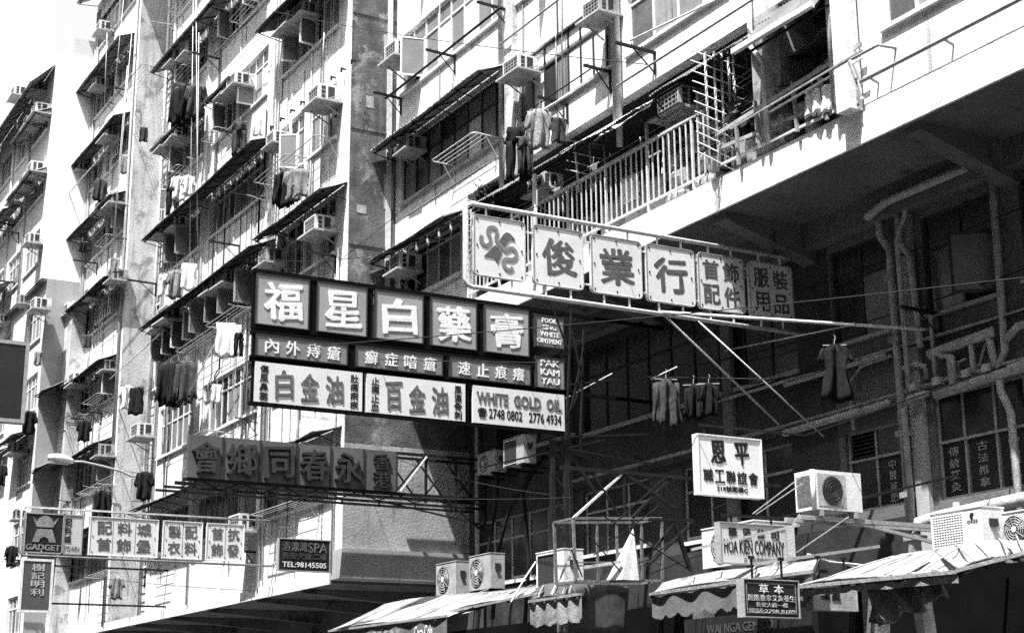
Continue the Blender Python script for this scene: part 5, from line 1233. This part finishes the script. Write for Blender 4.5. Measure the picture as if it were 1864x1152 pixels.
# ================================================================== AWNINGS AND STREET LEVEL
def awning(label, FL, FR, Yf, BL, BR, Yb, ma, val=0.25, scal=0, th=.012, drop_ma=None, frame=IRON, valb=None):
    A, B, C_, D_ = at(*FL, Yf), at(*FR, Yf), at(*BR, Yb), at(*BL, Yb)
    t_ = thing('shop_awning', label, 'awning', (A+B)/2)
    MB().sheet(A, B, C_, D_, 26, 8, off=lambda u, v, nn: nn*(.035*math.sin(u*17+v*3)*math.sin(math.pi*v)+.03*math.sin(u*5)+random.uniform(-.004, .004)-.05*math.sin(math.pi*v)), th=th).build('awning_sheet', ma, t_, True)
    MB().bar(A+Vector((0, -.02, -.02)), B+Vector((0, -.02, -.02)), .03, .035).build('front_bar', PIPEG, t_)
    nr_ = (B-A).cross(D_-A).normalized()*.022
    for k in range(1, 5):
        u = k/5+random.uniform(-.05, .05); MB().tube([A*(1-u)+B*u+nr_, (A*(1-u)+B*u)*.5+(D_*(1-u)+C_*u)*.5+nr_*1.6, D_*(1-u)+C_*u+nr_], .009, 5).build('seam', FRAMEG, t_)
    if val:
        v = MB(); n_ = max(8, scal*8 if scal else 10)
        v.sheet(A-Vector((0, 0, val+.05)), B-Vector((0, 0, val+.05)), B-Vector((0, 0, .05)), A-Vector((0, 0, .05)), n_, 3,
                off=lambda u, w2, nn: Vector((0, .02*math.sin(u*30), (-(.05)*abs(math.sin(math.pi*scal*u)) if scal else 0)*(1-w2)+random.uniform(-.01, .01)*(1-w2))), th=.008)
        v.build('valance', drop_ma or ma, t_)
    f_ = MB()
    for k in range(4): u = k/3; f_.bar(A*(1-u)+B*u-Vector((0, 0, .05)), D_*(1-u)+C_*u-Vector((0, 0, .05)), .03)
    f_.build('awning_frame', frame, t_)
    return t_, A, B
t, A, B = awning('long pale awning with printed drinks valance sloping up beneath the grey ledge', (600, 1146), (815, 1118), 10.9, (700, 1098), (950, 1066), 12.6, AWN, .4, 0, drop_ma=mat('printed_valance', .12, .8, .3, 4))
F = lambda u, v, d: (A*(1-u)+B*u)+Vector((0, -.03-d, v))
words(t, 'Coca-Cola', .76, .9, -.30, -.12, F, INKW, .004, 0.0)
sq = MB()
for k in range(7): u = .32+k*.05; sq.box((A*(1-u)+B*u).x, (A*(1-u)+B*u).x+.13, A.y-.05, A.y-.04, A.z+(B.z-A.z)*u-.3, A.z+(B.z-A.z)*u-.13)
sq.build('printed_block', AWN, t)
awning('flat pale sheet awning continuing right behind the drinks awning', (815, 1112), (985, 1076), 11.5, (900, 1082), (1010, 1058), 12.6, AWN, .0)
awning('small awning with ragged white scalloped valance beneath the sunlit condenser', (965, 1092), (1060, 1078), 11.0, (975, 1070), (1072, 1050), 12.0, AWND, .28, 4, drop_ma=AWN)
awning('pale cloth awning with scalloped valance behind the english company sign', (1186, 1078), (1480, 1036), 10.6, (1205, 1060), (1490, 1012), 11.6, AWN, .22, 11, drop_ma=mat('grey_valance', .13, .85, .3, 3, streak=.3))
awning('long sunlit roof sheet awning sagging across the lower right corner', (1440, 1066), (1745, 1036), 10.4, (1590, 1022), (1800, 985), 11.8, AWN, .06)
awning('right continuation of the roof sheet below the dotted grille condenser', (1745, 1034), (1900, 994), 10.4, (1700, 1000), (1900, 972), 11.8, AWN, .0)
bb = MB(); P0, P1 = at(1575, 1052, 10.6), at(1720, 1035, 10.6)
bb.sheet(P0-Vector((0, 0, .42)), P1-Vector((0, 0, .2)), P1, P0, 24, 6, off=lambda u, v, nn: Vector((0, .07*math.sin(u*22+v*3)+.03*math.sin(u*47), -.1*abs(math.sin(u*7))*(1-v))), th=.006)
top(bb, 'plastic_sheet', mat('crumpled_plastic', .16, .25, .5, 6, spec=.6), 'crumpled plastic sheet hanging under the roof sheet edge', 'plastic sheet', None, True)
bb = MB(); P0, P1 = onX(1043, 1062, -18.2), onX(1146, 1066, -18.2)
bb.sheet(P0-Vector((-.05, .12, .66)), P1-Vector((0, .08, .68)), P1, P0, 14, 6, off=lambda u, v, nn: Vector((.012*math.sin(u*9+v*2), 0, .02*math.sin(u*14)*(1-v))), th=.008)
tb = top(bb, 'cloth_banner', mat('dark_faded_banner', .055, .9, .5, 6, blot=.6, blot_col=.11, fine=90), 'dark faded cloth banner hanging below the steel frame', 'banner', None, True)
# steel frame with folded parasol
X = -18.0
t = thing('scaffold', 'rusty open box frame of angle steel with triangular truss above the cloth banner', 'frame', onX(1043, 1062, X))
f = MB(); c4 = [onX(1043, 943, X), onX(1204, 943, X), onX(1206, 1056, X), onX(1048, 1058, X)]
for dx in (0, -.5):
    q = [p+Vector((dx, 0, 0)) for p in c4]
    for i in range(4): f.bar(q[i], q[(i+1) % 4], .035)
    f.bar(q[0]*.3+q[3]*.7, q[1]*.3+q[2]*.7, .02); f.bar(q[0]*.52+q[1]*.48, q[3]*.52+q[2]*.48, .03)
for p in c4: f.bar(p, p+Vector((-.5, 0, 0)), .03)
f.build('box_frame', mat('rusty_steel', .13, .7, .4, 8), t)
f = MB(); ap = onX(1135, 860, X)
f.bar(c4[0], ap, .03); f.build('pale_strut', PIPEW, t)  # left strut of the triangle in pale pipe colour
f = MB(); f.bar(ap, onX(1230, 925, X), .045); f.bar(ap, onX(1138, 943, X), .03); f.bar(onX(1020, 850, X), onX(1420, 885, X), .05); f.bar(onX(1075, 855, X), onX(1130, 943, X), .03); f.bar(onX(1222, 868, X), onX(1150, 943, X), .035)
f.bar(onX(1228, 950, X), onX(1255, 1034, X), .05); f.bar(onX(1228, 950, X), onX(1190, 1000, X), .035); f.bar(onX(1253, 960, X), onX(1178, 1030, X), .03); f.bar(onX(1180, 945, X), onX(1262, 946, X), .04)
f.build('truss', IRON, t)
ps = MB(); ax, bs0, bs1 = onX(1153, 960, X+.1), onX(1104, 1057, X+.1), onX(1168, 1056, X+.1); cc = (bs0+bs1)/2; rr_ = (bs1-bs0).length/2
for k in range(12):
    a0, a1 = k*math.pi/6, (k+1)*math.pi/6; k0 = 1 if k % 2 else .8; k1 = .8 if k % 2 else 1
    ps.add([ax, cc+Vector((rr_*.6*k0*math.cos(a0), rr_*k0*math.sin(a0), 0)), cc+Vector((rr_*.6*k1*math.cos(a1), rr_*k1*math.sin(a1), 0)), cc], [(0, 1, 2), (3, 2, 1)])
tp = thing('folded_parasol', 'folded pale parasol cloth hanging as a cone inside the steel frame', 'parasol', cc)
ps.build('canopy_cloth', mat('parasol_cloth', .40, .9, .3, 3), tp); MB().bar(ax-Vector((0, 0, .0)), ax+Vector((0, 0, .1)), .03).build('pole', IRON, tp)
pb = MB(); pb.bar(onX(1065, 1032, X+.2), onX(1130, 1022, X+.2), .05, .04); top(pb, 'white_tube', PIPEW, 'short white tube lying level inside the steel frame', 'tube')
# dark upright posts and lattice tower left of the frame
t = thing('sign_pylon', 'pair of black upright lattice posts carrying sign arms near the big sign end', 'post', onX(1020, 1060, -20.5))
f = MB()
for px in (1005, 1030): a_, b_ = onX(px, 800, -20.5), onX(px+2, 1075, -20.5); f.bar(a_, b_, .07)
for k in range(6): y_ = 815+k*42; f.bar(onX(1005, y_, -20.5), onX(1031, y_+38, -20.5), .025)
f.bar(onX(1005, 812, -20.5), onX(1070, 830, -20.5), .05); f.bar(onX(1031, 815, -20.5), onX(1090, 905, -20.5), .04)
f.build('post', IRON, t)
ww_ = MB(); ww_.bar(onX(998, 1095, -18.6), onX(1038, 1012, -18.6), .03); ww_.tube([onX(930, 1095, -20), onX(955, 1052, -20), onX(975, 1022, -20)], .014, 5); top(ww_, 'stay_rod', PIPEW, 'thin pale stay rods leaning around the sunlit condenser', 'rod')
# more bars over the company sign
bb = MB(); X = -14.0; bb.bar(onX(1375, 1026, X), onX(1600, 994, X), .035); bb.bar(onX(1378, 1030, X), onX(1440, 1012, X), .018); bb.bar(onX(1475, 1010, X), onX(1590, 1040, X), .015)
top(bb, 'angle_iron', FRAMEG, 'grey angle irons reaching over the black double bordered signboard', 'angle iron')
bb = MB(); bb.tube([onX(1470, 1008, X), onX(1510, 1022, X), onX(1570, 1028, X), onX(1620, 1034, X)], .012, 5); top(bb, 'loose_cable', PIPEW, 'loose pale cable running down to the sunlit roof sheet', 'cable')
# dark fascia board behind the black signboard
t = thing('shop_fascia', 'dim shop fascia board with faint lettering at the very bottom', 'shop sign', at(1290, 1150, 12.7))
a_, b_ = at(1245, 1128, 12.7), at(1480, 1170, 12.7)
MB().box(a_.x, b_.x, 12.7, 12.8, b_.z, a_.z).build('board', SIGNK, t)
a2, b2 = at(1288, 1150, 12.7), at(1408, 1138, 12.7)
words(t, 'WAI NGA GEM CO', a2.x, b2.x, a2.z-.03, a2.z+.09, faceY(12.695), mat('dim_lettering', .06), .004, 0.0)
# shop shutters at street level, coloured near black to stand for awning shade
MB().box(-30, -4, 13.1, 13.3, 0.13, 3.28).build('shutter_wall', mat('shade_black_shutter', .005, .9, .4, 1.5, spec=.02), rh)
for x in (-26, -21.2, -17.6, -14.2): MB().box(x-.12, x+.12, 12.9, 13.09, .13, 3.27).build('shop_pillar', SHADEW, rh)
pp_ = MB(); pp_.tube([at(1672, 1055, 11.6), at(1690, 1170, 11.6)], .1, 10); top(pp_, 'downpipe', PIPEW, 'thick flaking pale downpipe below the plastic sheet', 'pipe')
# ================================================================== WIRES
for a_, b_, sg, lb in [(at(440, 8, 12.0), at(1180, 118, 12.2), .15, 'thin overhead wire crossing in front of the upper windows and party wall'),
    (onX(560, 630, -20), at(1864, 505, 13), .05, 'thin wire crossing the shaded beams toward the right picture edge'),
    (at(610, 480, 12.5), at(790, 330, 13), .05, 'thin wire slanting up across the lower party wall'),
    (at(466, 470, 12.5), at(1060, 340, 13), .5, 'sagging wire behind the tops of both large signs'),
    (at(730, 838, 13), at(1000, 900, 13), .08, 'thin wire along the lattice of the dark association sign'),
    (at(760, 905, 12), at(1040, 905, 12), .03, 'level thin wire under the dark association sign lattice'),
    (at(1020, 660, 11), at(460, 645, 11), .03, 'fine wire passing over the two lower tiers of the big sign'),
    (at(300, 850, 12), at(560, 700, 12), .1, 'slack wire rising behind the dark association sign'),
    (at(0, 1020, 11), at(470, 1075, 12), .15, 'slack thin wire along the lowest white parapet')]:
    top(MB().tube(wire(a_, b_, sg), .007, 4), 'overhead_wire', IRON, lb, 'wire')

# ================================================================== SMALL CLUTTER ON THE FRONTS
def cage(b_, x0, x1, z0, z1, y, d=.3, nx=6, nz=6, ma=FRAMEG):
    """window cage of thin bars standing off the wall"""
    mb = MB()
    for i in range(nx+1): x = x0+(x1-x0)*i/nx; mb.bar((x, y-d, z0), (x, y-d, z1), .011)
    for j in range(nz+1): z = z0+(z1-z0)*j/nz; mb.bar((x0, y-d, z), (x1, y-d, z), .011)
    for x in (x0, x1):
        for j in range(0, nz+1, 2): z = z0+(z1-z0)*j/nz; mb.bar((x, y-d, z), (x, y-.01, z), .011)
        mb.bar((x, y-d/2, z0), (x, y-d/2, z1), .011)
    mb.build('window_cage', ma, b_)
for k, x0, x1 in [(1, -50.8, -49.4), (3, -48.9, -47.4), (5, -50.8, -49.4), (0, -50.8, -49.3), (0, -48.9, -47.4), (6, -48.9, -47.4)]: cage(lh, x0, x1, sillz[k]-.05, sillz[k]+1.45, YB)
for k, x0, x1 in [(6, -42.5, -40.6), (5, -46.5, -45), (7, -40.3, -38.1), (1, -56.8, -55.6), (3, -53.9, -52), (5, -54, -52.2)]: cage(lh, x0, x1, sillz[k]-.05, sillz[k]+1.5, YL)
rc = random.Random(5)
for k in range(70):                      # conduits and thin cables stapled down the left fronts
    x = rc.uniform(-57, -33); bayc = -51.3 < x < -47
    y = (YB if bayc else YL)-.03; z0 = rc.uniform(5.2, 16); z1 = z0+rc.uniform(3, 12); zm = rc.uniform(z0, z1); dx = rc.choice([-.25, .2, .35])
    MB().tube([(x, y, z0), (x, y, zm), (x+dx, y, zm+.12), (x+dx, y, z1)], rc.choice([.01, .014, .02]), 5).build('conduit', rc.choice([FRAMEG, PIPEG, PIPEW, IRON]), lh, True)
for k in range(9):
    x = rc.uniform(-31.5, -17); z0 = rc.uniform(13, 15.3); z1 = z0+rc.uniform(1.5, 4)
    MB().tube([(x, YR-.03, z0), (x, YR-.03, z1)], rc.choice([.01, .015]), 5).build('conduit', rc.choice([FRAMEG, PIPEG]), rh, True)
for k in range(26):                      # aerial rods, hooks and clothes arms poking out
    x = rc.uniform(-57, -33); z = rc.choice(sillz[1:8])+rc.uniform(-.5, -.1); y = YL
    if -51.4 < x < -47: y = YB
    mb = MB(); e = Vector((x+rc.uniform(-.2, .2), y-rc.uniform(.5, 1.0), z+rc.uniform(0, .15))); mb.bar((x, y, z), e, .025); mb.bar((x, y-.01, z-.35), Vector((x, y, z))*.5+e*.5, .015); mb.build('clothes_arm', rc.choice([IRON, FRAMEG]), lh)
# more thin steel behind and under the big sign and the dark association sign
t = thing('steel_lattice', 'thin black steel lattice behind the lower right of the big framed sign', 'frame', onX(1040, 800, -22.0))
f = MB(); X = -22.0
for a_, b_ in [((1040, 560), (1030, 800)), ((1062, 600), (1056, 820)), ((1040, 600), (1062, 700)), ((1062, 640), (1036, 760)), ((1036, 700), (1120, 690)), ((1030, 770), (1058, 700)), ((1000, 545), (1035, 640)), ((1000, 810), (1190, 845)), ((880, 850), (1100, 800)), ((1030, 795), (1180, 790))]: f.bar(onX(*a_, X), onX(*b_, X), .028)
f.build('lattice_bars', IRON, t)
t = thing('steel_lattice', 'thin crossing struts above the awnings between the frame and the fan cabinet', 'frame', onX(1200, 1040, -17.0))
f = MB(); X = -17.0
for a_, b_ in [((1170, 1030), (1260, 950)), ((1180, 1045), (1300, 1000)), ((1100, 940), (1260, 1040)), ((1210, 870), (1120, 950)), ((1080, 1010), (1200, 920)), ((1040, 1000), (1060, 1050)), ((1060, 960), (1130, 1040)), ((1290, 930), (1400, 880))]: f.bar(onX(*a_, X), onX(*b_, X), .014)
f.build('lattice_bars', IRON, t)
t = thing('antenna_rods', 'thin poles and wires sticking up around the fan cabinet and company sign', 'rods', onX(1330, 930, -13.6))
f = MB(); X = -13.6
for a_, b_ in [((1370, 935), (1468, 860)), ((1376, 936), (1460, 880)), ((1450, 1005), (1545, 940)), ((1455, 935), (1440, 960))]: f.bar(onX(*a_, X), onX(*b_, X), .009)
f.build('rods', FRAMEG, t)
# balcony oddments: hanging cloths, basin, bucket, broom, boxes, drying lines
for i, (px, py, h, wd_, ma, lb) in enumerate([(1405, 205, .35, .25, GCLOTH, 'small rag over the timber rail left of the white sheets'), (1388, 212, .3, .2, WCLOTH, 'tiny pale rag on the timber rail'), (1458, 170, .45, .25, DENIM, 'dark cloth left of the draped white sheets'), (1080, 300, .4, .25, GCLOTH, 'rag tied to the small left lattice'), (1146, 320, .5, .5, WCLOTH, 'pale sheet hanging inside the middle of the railing'), (1010, 345, .5, .35, GCLOTH, 'cloth hanging right of the boxed air conditioner in the balcony')]):
    garment('towel', px, py, 15.45, h, ma, lb, dirv=(1, .1, 0), wd=wd_)
for i, (x, z, r_, h, lb) in enumerate([(-24.9, 10.43, .16, .3, 'plastic bucket left of the leaning boards'), (-19.0, 10.43, .2, .22, 'round basin right of the bamboo lattice'), (-17.6, 10.43, .15, .34, 'bucket below the draped sheets'), (-26.9, 10.43, .14, .4, 'tall tin at the left balcony end')]):
    bb = MB(); bb.tube([(x, 15.5, z), (x, 15.5, z+h)], [r_*.8, r_], 12); top(bb, 'bucket', mat('dull_plastic', .3, .5, .2, 4), lb, 'bucket')
for i in range(7):
    x = -22.0+i*.28; bb = MB(); bb.bar((x, 15.6+.03*i, 10.43), (x+rc.uniform(-.2, .2), 15.75, 12.0+rc.uniform(-.3, .4)), .025)
    top(bb, 'bamboo_pole', BAMB, ['first', 'second', 'third', 'fourth', 'fifth', 'sixth', 'seventh'][i]+' from the left of the poles stacked upright behind the railing', 'pole')
fr_ = thing('bird_cage_frame', 'timber shelf frame with uprights under the torn canopy', 'shelf', (-21.4, 15.6, 10.43))
f = MB()
for x in (-22.3, -21.5, -20.7): f.bar((x, 15.6, 10.43), (x, 15.6, 12.4), .05)
for z in (11.1, 11.7): f.bar((-22.3, 15.6, z), (-20.7, 15.6, z), .04, .03)
f.build('shelf_frame', WOOD, fr_)
for z in (12.1, 12.0, 11.9): MB().tube(wire((-28.3, 15.35, z), (-18.7, 15.35, z), .12), .006, 4).build('washing_line', FRAMEG, rh)

tl = MB()                                 # raised joints of the tiled set-back bay
for k in range(0, 8):
    for j in range(5): z = sillz[k]-1.35+j*.28; tl.box(-50.9, -47.3, YB-.012, YB-.001, z, z+.02)
tl.build('tile_joint', mat('grimy_joint', .08, .9, .3, 4), lh)['kind'] = 'stuff'
for k, xa, xb in [(1, -42.4, -38.2), (0, -46.2, -43.6), (4, -42.3, -40.7), (5, -40.2, -38.2), (3, -36.6, -35.4), (6, -46.4, -43.5), (2, -56.6, -54.6), (4, -54, -52), (1, -54, -52)]:
    rack(lh, xa+.3, min(xb, xa+1.9), YL-.01, sillz[k]-.18, .55, 4, FRAMEG, .45)
for k, xa, xb in [(1, -50.6, -49.6), (3, -48.8, -47.6), (5, -50.6, -49.6), (6, -48.8, -47.6)]: rack(lh, xa, xb, YB-.01, sillz[k]-.15, .5, 4, FRAMEG, .4)
for i, (px, py, Y, h, ma, lb) in enumerate([(212, 470, 13.3, .5, GCLOTH, 'grey rag hanging beside the right tip of the fourth canopy'), (160, 610, 13.3, .45, DENIM, 'small dark rag below the fourth canopy over white wall'), (300, 500, 13.3, .7, WCLOTH, 'white trousers hanging at the left of the pale printed shirt'), (150, 440, 13.3, .4, BLACK, 'small black rag under the third canopy left end'), (262, 232, 13.4, .5, DENIM, 'dark rag beside the weathered air conditioner of the set-back bay'), (470, 215, 13.3, .5, WCLOTH, 'pale rag right of the dark jeans'), (70, 640, 11.8, .5, GCLOTH, 'grey cloth high on the farthest house above its black shirt'), (395, 700, 13.4, .5, WCLOTH, 'white rag below the long coats beside the window row')]):
    garment('trousers' if 'trousers' in lb else 'towel', px, py, Y, h, ma, lb, dirv=(rc.uniform(.1, .6), .8, 0), wd=h*.5)
# denser odds and ends along the balcony
for q in [((1260, 215), (1330, 190)), ((1285, 250), (1400, 175)), ((1340, 200), (1440, 150)), ((1180, 262), (1270, 205)), ((1375, 140), (1380, 265)), ((1405, 120), (1412, 250)), ((1300, 160), (1420, 250)), ((1345, 265), (1475, 175)), ((1445, 95), (1530, 130)), ((1455, 150), (1570, 60)), ((1060, 330), (1180, 260)), ((1110, 280), (1118, 370)), ((1165, 250), (1172, 345))]:
    MB().tube([at(*q[0], 15.4), at(*q[1], 15.35)], .014, 5).build('tied_pole', rc.choice([BAMB, WOOD, PIPEG, IRON]), bal2, True)
plant(1325, 275, 15.5, .7, 'leafy potted plant directly behind the tall bamboo lattice', 80)
plant(1405, 225, 15.45, .6, 'potted plant at the foot of the spalled pier', 70)
plant(1465, 215, 15.4, .45, 'small leafy pot left of the draped sheets', 50)
plant(1250, 330, 15.5, .5, 'small leafy pot right of the pile of sacks', 50)
plant(885, 410, 15.3, .8, 'leggy potted plant at the extreme left of the balcony', 70)
for i, (x, y_, z, a, b_, c_) in enumerate([(-20.6, 15.7, 10.43, .5, .4, .45), (-19.9, 15.8, 10.43, .4, .4, .7), (-17.2, 15.8, 10.43, .5, .3, .6), (-25.7, 15.7, 10.43, .5, .4, .5), (-23.0, 15.9, 11.2, .6, .3, .3)]):
    top(MB().box(x-a/2, x+a/2, y_, y_+b_, z, z+c_), 'storage_box', rc.choice([WOOD, SIGNM, mat('dull_plastic', .3)]), ['squat box beside the sacks', 'tall box left of the spalled pier', 'box behind the draped sheets', 'box at the left end of the railing', 'box raised behind the leaning boards'][i]+' on the balcony', 'box')

# floor joints, patches and cable clips on the grey party wall; extra pipe runs at the right edge
for z in (9.7, 12.6, 15.5, 18.5, 21.4): MB().box(XG+.002, XG+.02, YL+.01, YR-.02, z, z+.05).build('wall_joint', GREYW, lh)
for y, z, a, b_ in ((14.85, 17.6, .3, .5), (14.2, 13.4, .25, .2), (14.6, 11.2, .35, .4), (14.9, 13.6, .25, .9), (14.4, 16.1, .2, .3)): MB().box(XG+.002, XG+.008, y, y+a, z, z+b_).build('plaster_patch', mat('pale_patch', .34, .9, .3, 5, streak=.6), lh)
hp([(-16.75, yc-.05, 2.5), (-16.75, yc-.05, 4.75)], .05); hp([(-14.6, yc, 5.0), (-14.6, yc, 9.3)], .07); hp([(-14.2, yc, 6.0), (-14.2, yc, 9.7)], .045)
hp([(-18.9, yc, 6.2), (-18.9, yc, 7.0), (-18.6, yc, 7.2), (-17.9, yc, 7.22)], .03); hp([(-16.95, yc-.06, 6.55), (-16.95, yc-.06, 7.6), (-16.6, yc-.06, 7.66)], .035); hp([(-16.2, yc-.04, 6.6), (-16.2, yc-.04, 7.05)], .045)
for x in (-17.4, -16.9, -16.3, -15.9): MB().box(x-.07, x+.07, yc-.12, yc+.08, 6.55, 6.66).build('pipe_clamp', PIPEL, rh)
for i, z in enumerate((9.0, 8.1, 7.5)): hp(wire((-24.0+i, YC-.15, z), (-15.0, YC-.15, z-.2), .12), .012, IRON, 'cable')
